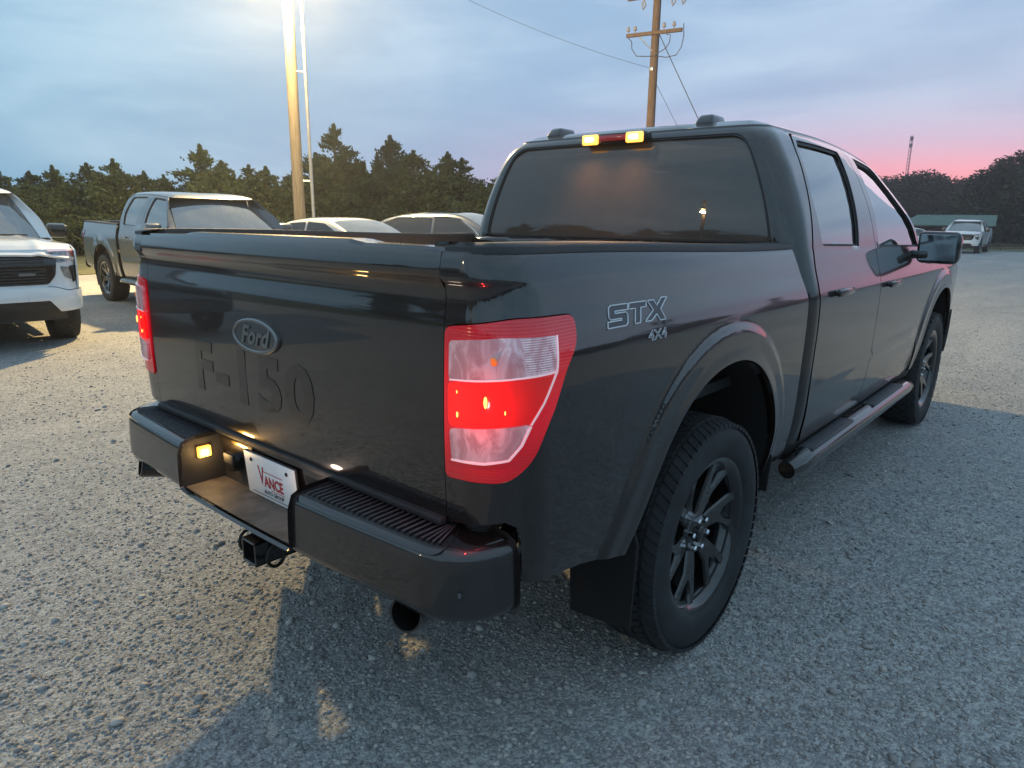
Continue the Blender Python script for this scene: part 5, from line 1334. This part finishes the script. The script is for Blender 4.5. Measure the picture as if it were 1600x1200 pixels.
# az of a picture column at eye level
def az_of(u):
    d = fw+r2*((u-800)/1083.886)+u2*((600-340)/1083.886); return math.degrees(math.atan2(d.y, d.x))
def h_of(u, v, dist):
    d = fw+r2*((u-800)/1083.886)+u2*((600-v)/1083.886); return CAM.z+d.z/math.hypot(d.x, d.y)*dist
front = [(-60, 285), (5, 266), (50, 285), (92, 262), (145, 258), (186, 252), (232, 270), (262, 275), (322, 229), (352, 253), (394, 259), (420, 262), (462, 268), (498, 240), (528, 197), (560, 255), (613, 213), (648, 236), (700, 238), (722, 247), (752, 282), (790, 270), (840, 262), (905, 255), (985, 262), (1080, 270)]
lab = {-60: 'cedar at the far left end of the row, past the white pickup', 50: 'low cedar in the dip left of the white pickup\'s mirror', 232: 'low cedar just left of the grey pickup\'s rear window', 262: 'low cedar above the grey pickup\'s rear roof edge', 352: 'cedar right behind the pointed one over the grey roof', 394: 'cedar above the grey pickup\'s windshield corner', 420: 'short twin-topped cedar left of the lamp pole', 462: 'cedar directly behind the lamp pole', 498: 'cedar peeking out between lamp pole and conduit', 560: 'cedar forming the right shoulder of the tallest tree', 648: 'cedar just right of the pointed one over the silver crossover', 722: 'narrow cedar second from the black cab\'s window edge', 752: 'last low cedar before the black cab', 790: 'cedar hidden behind the cab\'s rear window, left part', 840: 'cedar hidden behind the middle of the black cab', 905: 'cedar hidden behind the left cargo lamp', 985: 'cedar hidden behind the right cargo lamp', 1080: 'cedar hidden behind the right side of the black cab', 528: 'tallest cedar, just right of the lamp pole', 613: 'pointed cedar right of the tallest one', 322: 'pointed cedar directly above the grey pickup\'s roof', 700: 'cedar nearest the black cab\'s left edge', 186: 'cedar behind the grey pickup\'s bed', 145: 'cedar left of the grey pickup\'s tail', 5: 'cedar over the white pickup\'s cab', 92: 'cedar over the white pickup\'s hood'}
for i, (u, v) in enumerate(front):
    dist = 33+2.2*math.sin(i*2.1); h = (h_of(u, v, dist)+.1)*1.0
    tree('c', az_of(u), dist, h/1.02, lab.get(u, 'dark green cedar in the front row'), 'cedars behind the parked vehicles', i, 1.6 if h < 4.5 else 1.3)
for i in range(26):
    u = -160+i*52+random.uniform(-12, 12); dist = 37+random.uniform(-1, 2)
    tree('c', az_of(u), dist, h_of(u, 274+random.uniform(-10, 12), dist), 'dark green cedar filling the gaps at the back of the row', 'cedars in the second row', i+2, 1.9)
# woods on the right
wr_ = [(1362, 272, 92), (1385, 281, 95), (1408, 272, 90), (1425, 266, 88), (1445, 268, 90), (1470, 283, 96), (1490, 276, 92), (1512, 275, 96), (1530, 278, 94), (1548, 270, 84), (1566, 252, 76), (1584, 242, 74), (1606, 236, 72), (1640, 232, 74), (1335, 280, 96), (1300, 284, 100), (1690, 235, 78), (1750, 240, 80)]
for i, (u, v, dist) in enumerate(wr_):
    h = h_of(u, v, dist)+.4
    lb = {1362: 'broadleaf tree at the left end of the woods, by the black door frame', 1385: 'low broadleaf tree second from the left end of the woods', 1408: 'broadleaf tree just left of the radio mast', 1445: 'rounded broadleaf tree just right of the radio mast', 1470: 'broadleaf tree above the left half of the green roof', 1490: 'broadleaf tree above the middle of the green roof', 1512: 'broadleaf tree above the far white pickup', 1530: 'broadleaf tree above the right end of the green roof', 1548: 'broadleaf tree right of the shelter where the woods step up', 1566: 'taller tree left of the raggedest one at the right edge', 1606: 'tree cut by the photo\'s right edge'}.get(u, 'dark broadleaf tree of the far woods, outside or behind the cab')
    if u == 1425: lb = 'dark round tree just below the radio mast'
    if u == 1584: lb = 'tall ragged tree near the photo\'s right edge'
    tree('o', az_of(u), dist, h, lb, 'broadleaf trees of the far woods', i, 1.25)
for i in range(20):
    u = 1290+i*24+random.uniform(-6, 6); dist = 84+random.uniform(-4, 10)
    tree('o', az_of(u), dist, h_of(u, 300+random.uniform(-8, 8), dist)+.4, 'lower broadleaf tree in front of the woods', 'broadleaf trees at the woods\' edge', i+1, 1.7)
# trees on the other sides of the lot: they show as reflections in glass and lacquer
for i in range(34):
    az = -20-i*(360-20-125-20+20)/34.0+random.uniform(-2, 2); dist = random.uniform(42, 52)
    tree('o' if i % 3 else 'c', az, dist, random.uniform(4.2, 7.0), 'tree on the far side of the lot, mirrored in the black truck', 'trees round the rest of the lot', i, 1.5)

# ------------------------------------------------------------------ added air volume, standing in for glare round the lamps
GLARE_HAZE = 0.0014
if GLARE_HAZE:
    hm = bpy.data.materials.new('glare_haze'); hm.use_nodes = True; ht = hm.node_tree; ht.nodes.clear(); hg = G(ht)
    pv = hg.n('ShaderNodeVolumePrincipled'); pv.inputs['Color'].default_value = (.92, .93, .95, 1); pv.inputs['Density'].default_value = GLARE_HAZE; pv.inputs['Anisotropy'].default_value = .78
    ho = hg.n('ShaderNodeOutputMaterial'); ht.links.new(pv.outputs[0], ho.inputs['Volume'])
    bm = bmesh.new(); bbox(bm, -175, 175, -175, 175, -2.0, 19.0); hz_ = bmobj('glare_haze', bm, hm); tag(hz_, 'added thin volume over the whole lot, standing in for glare round the lamps', 'glare_haze', kind='stuff')
    scene.cycles.volume_bounces = 1
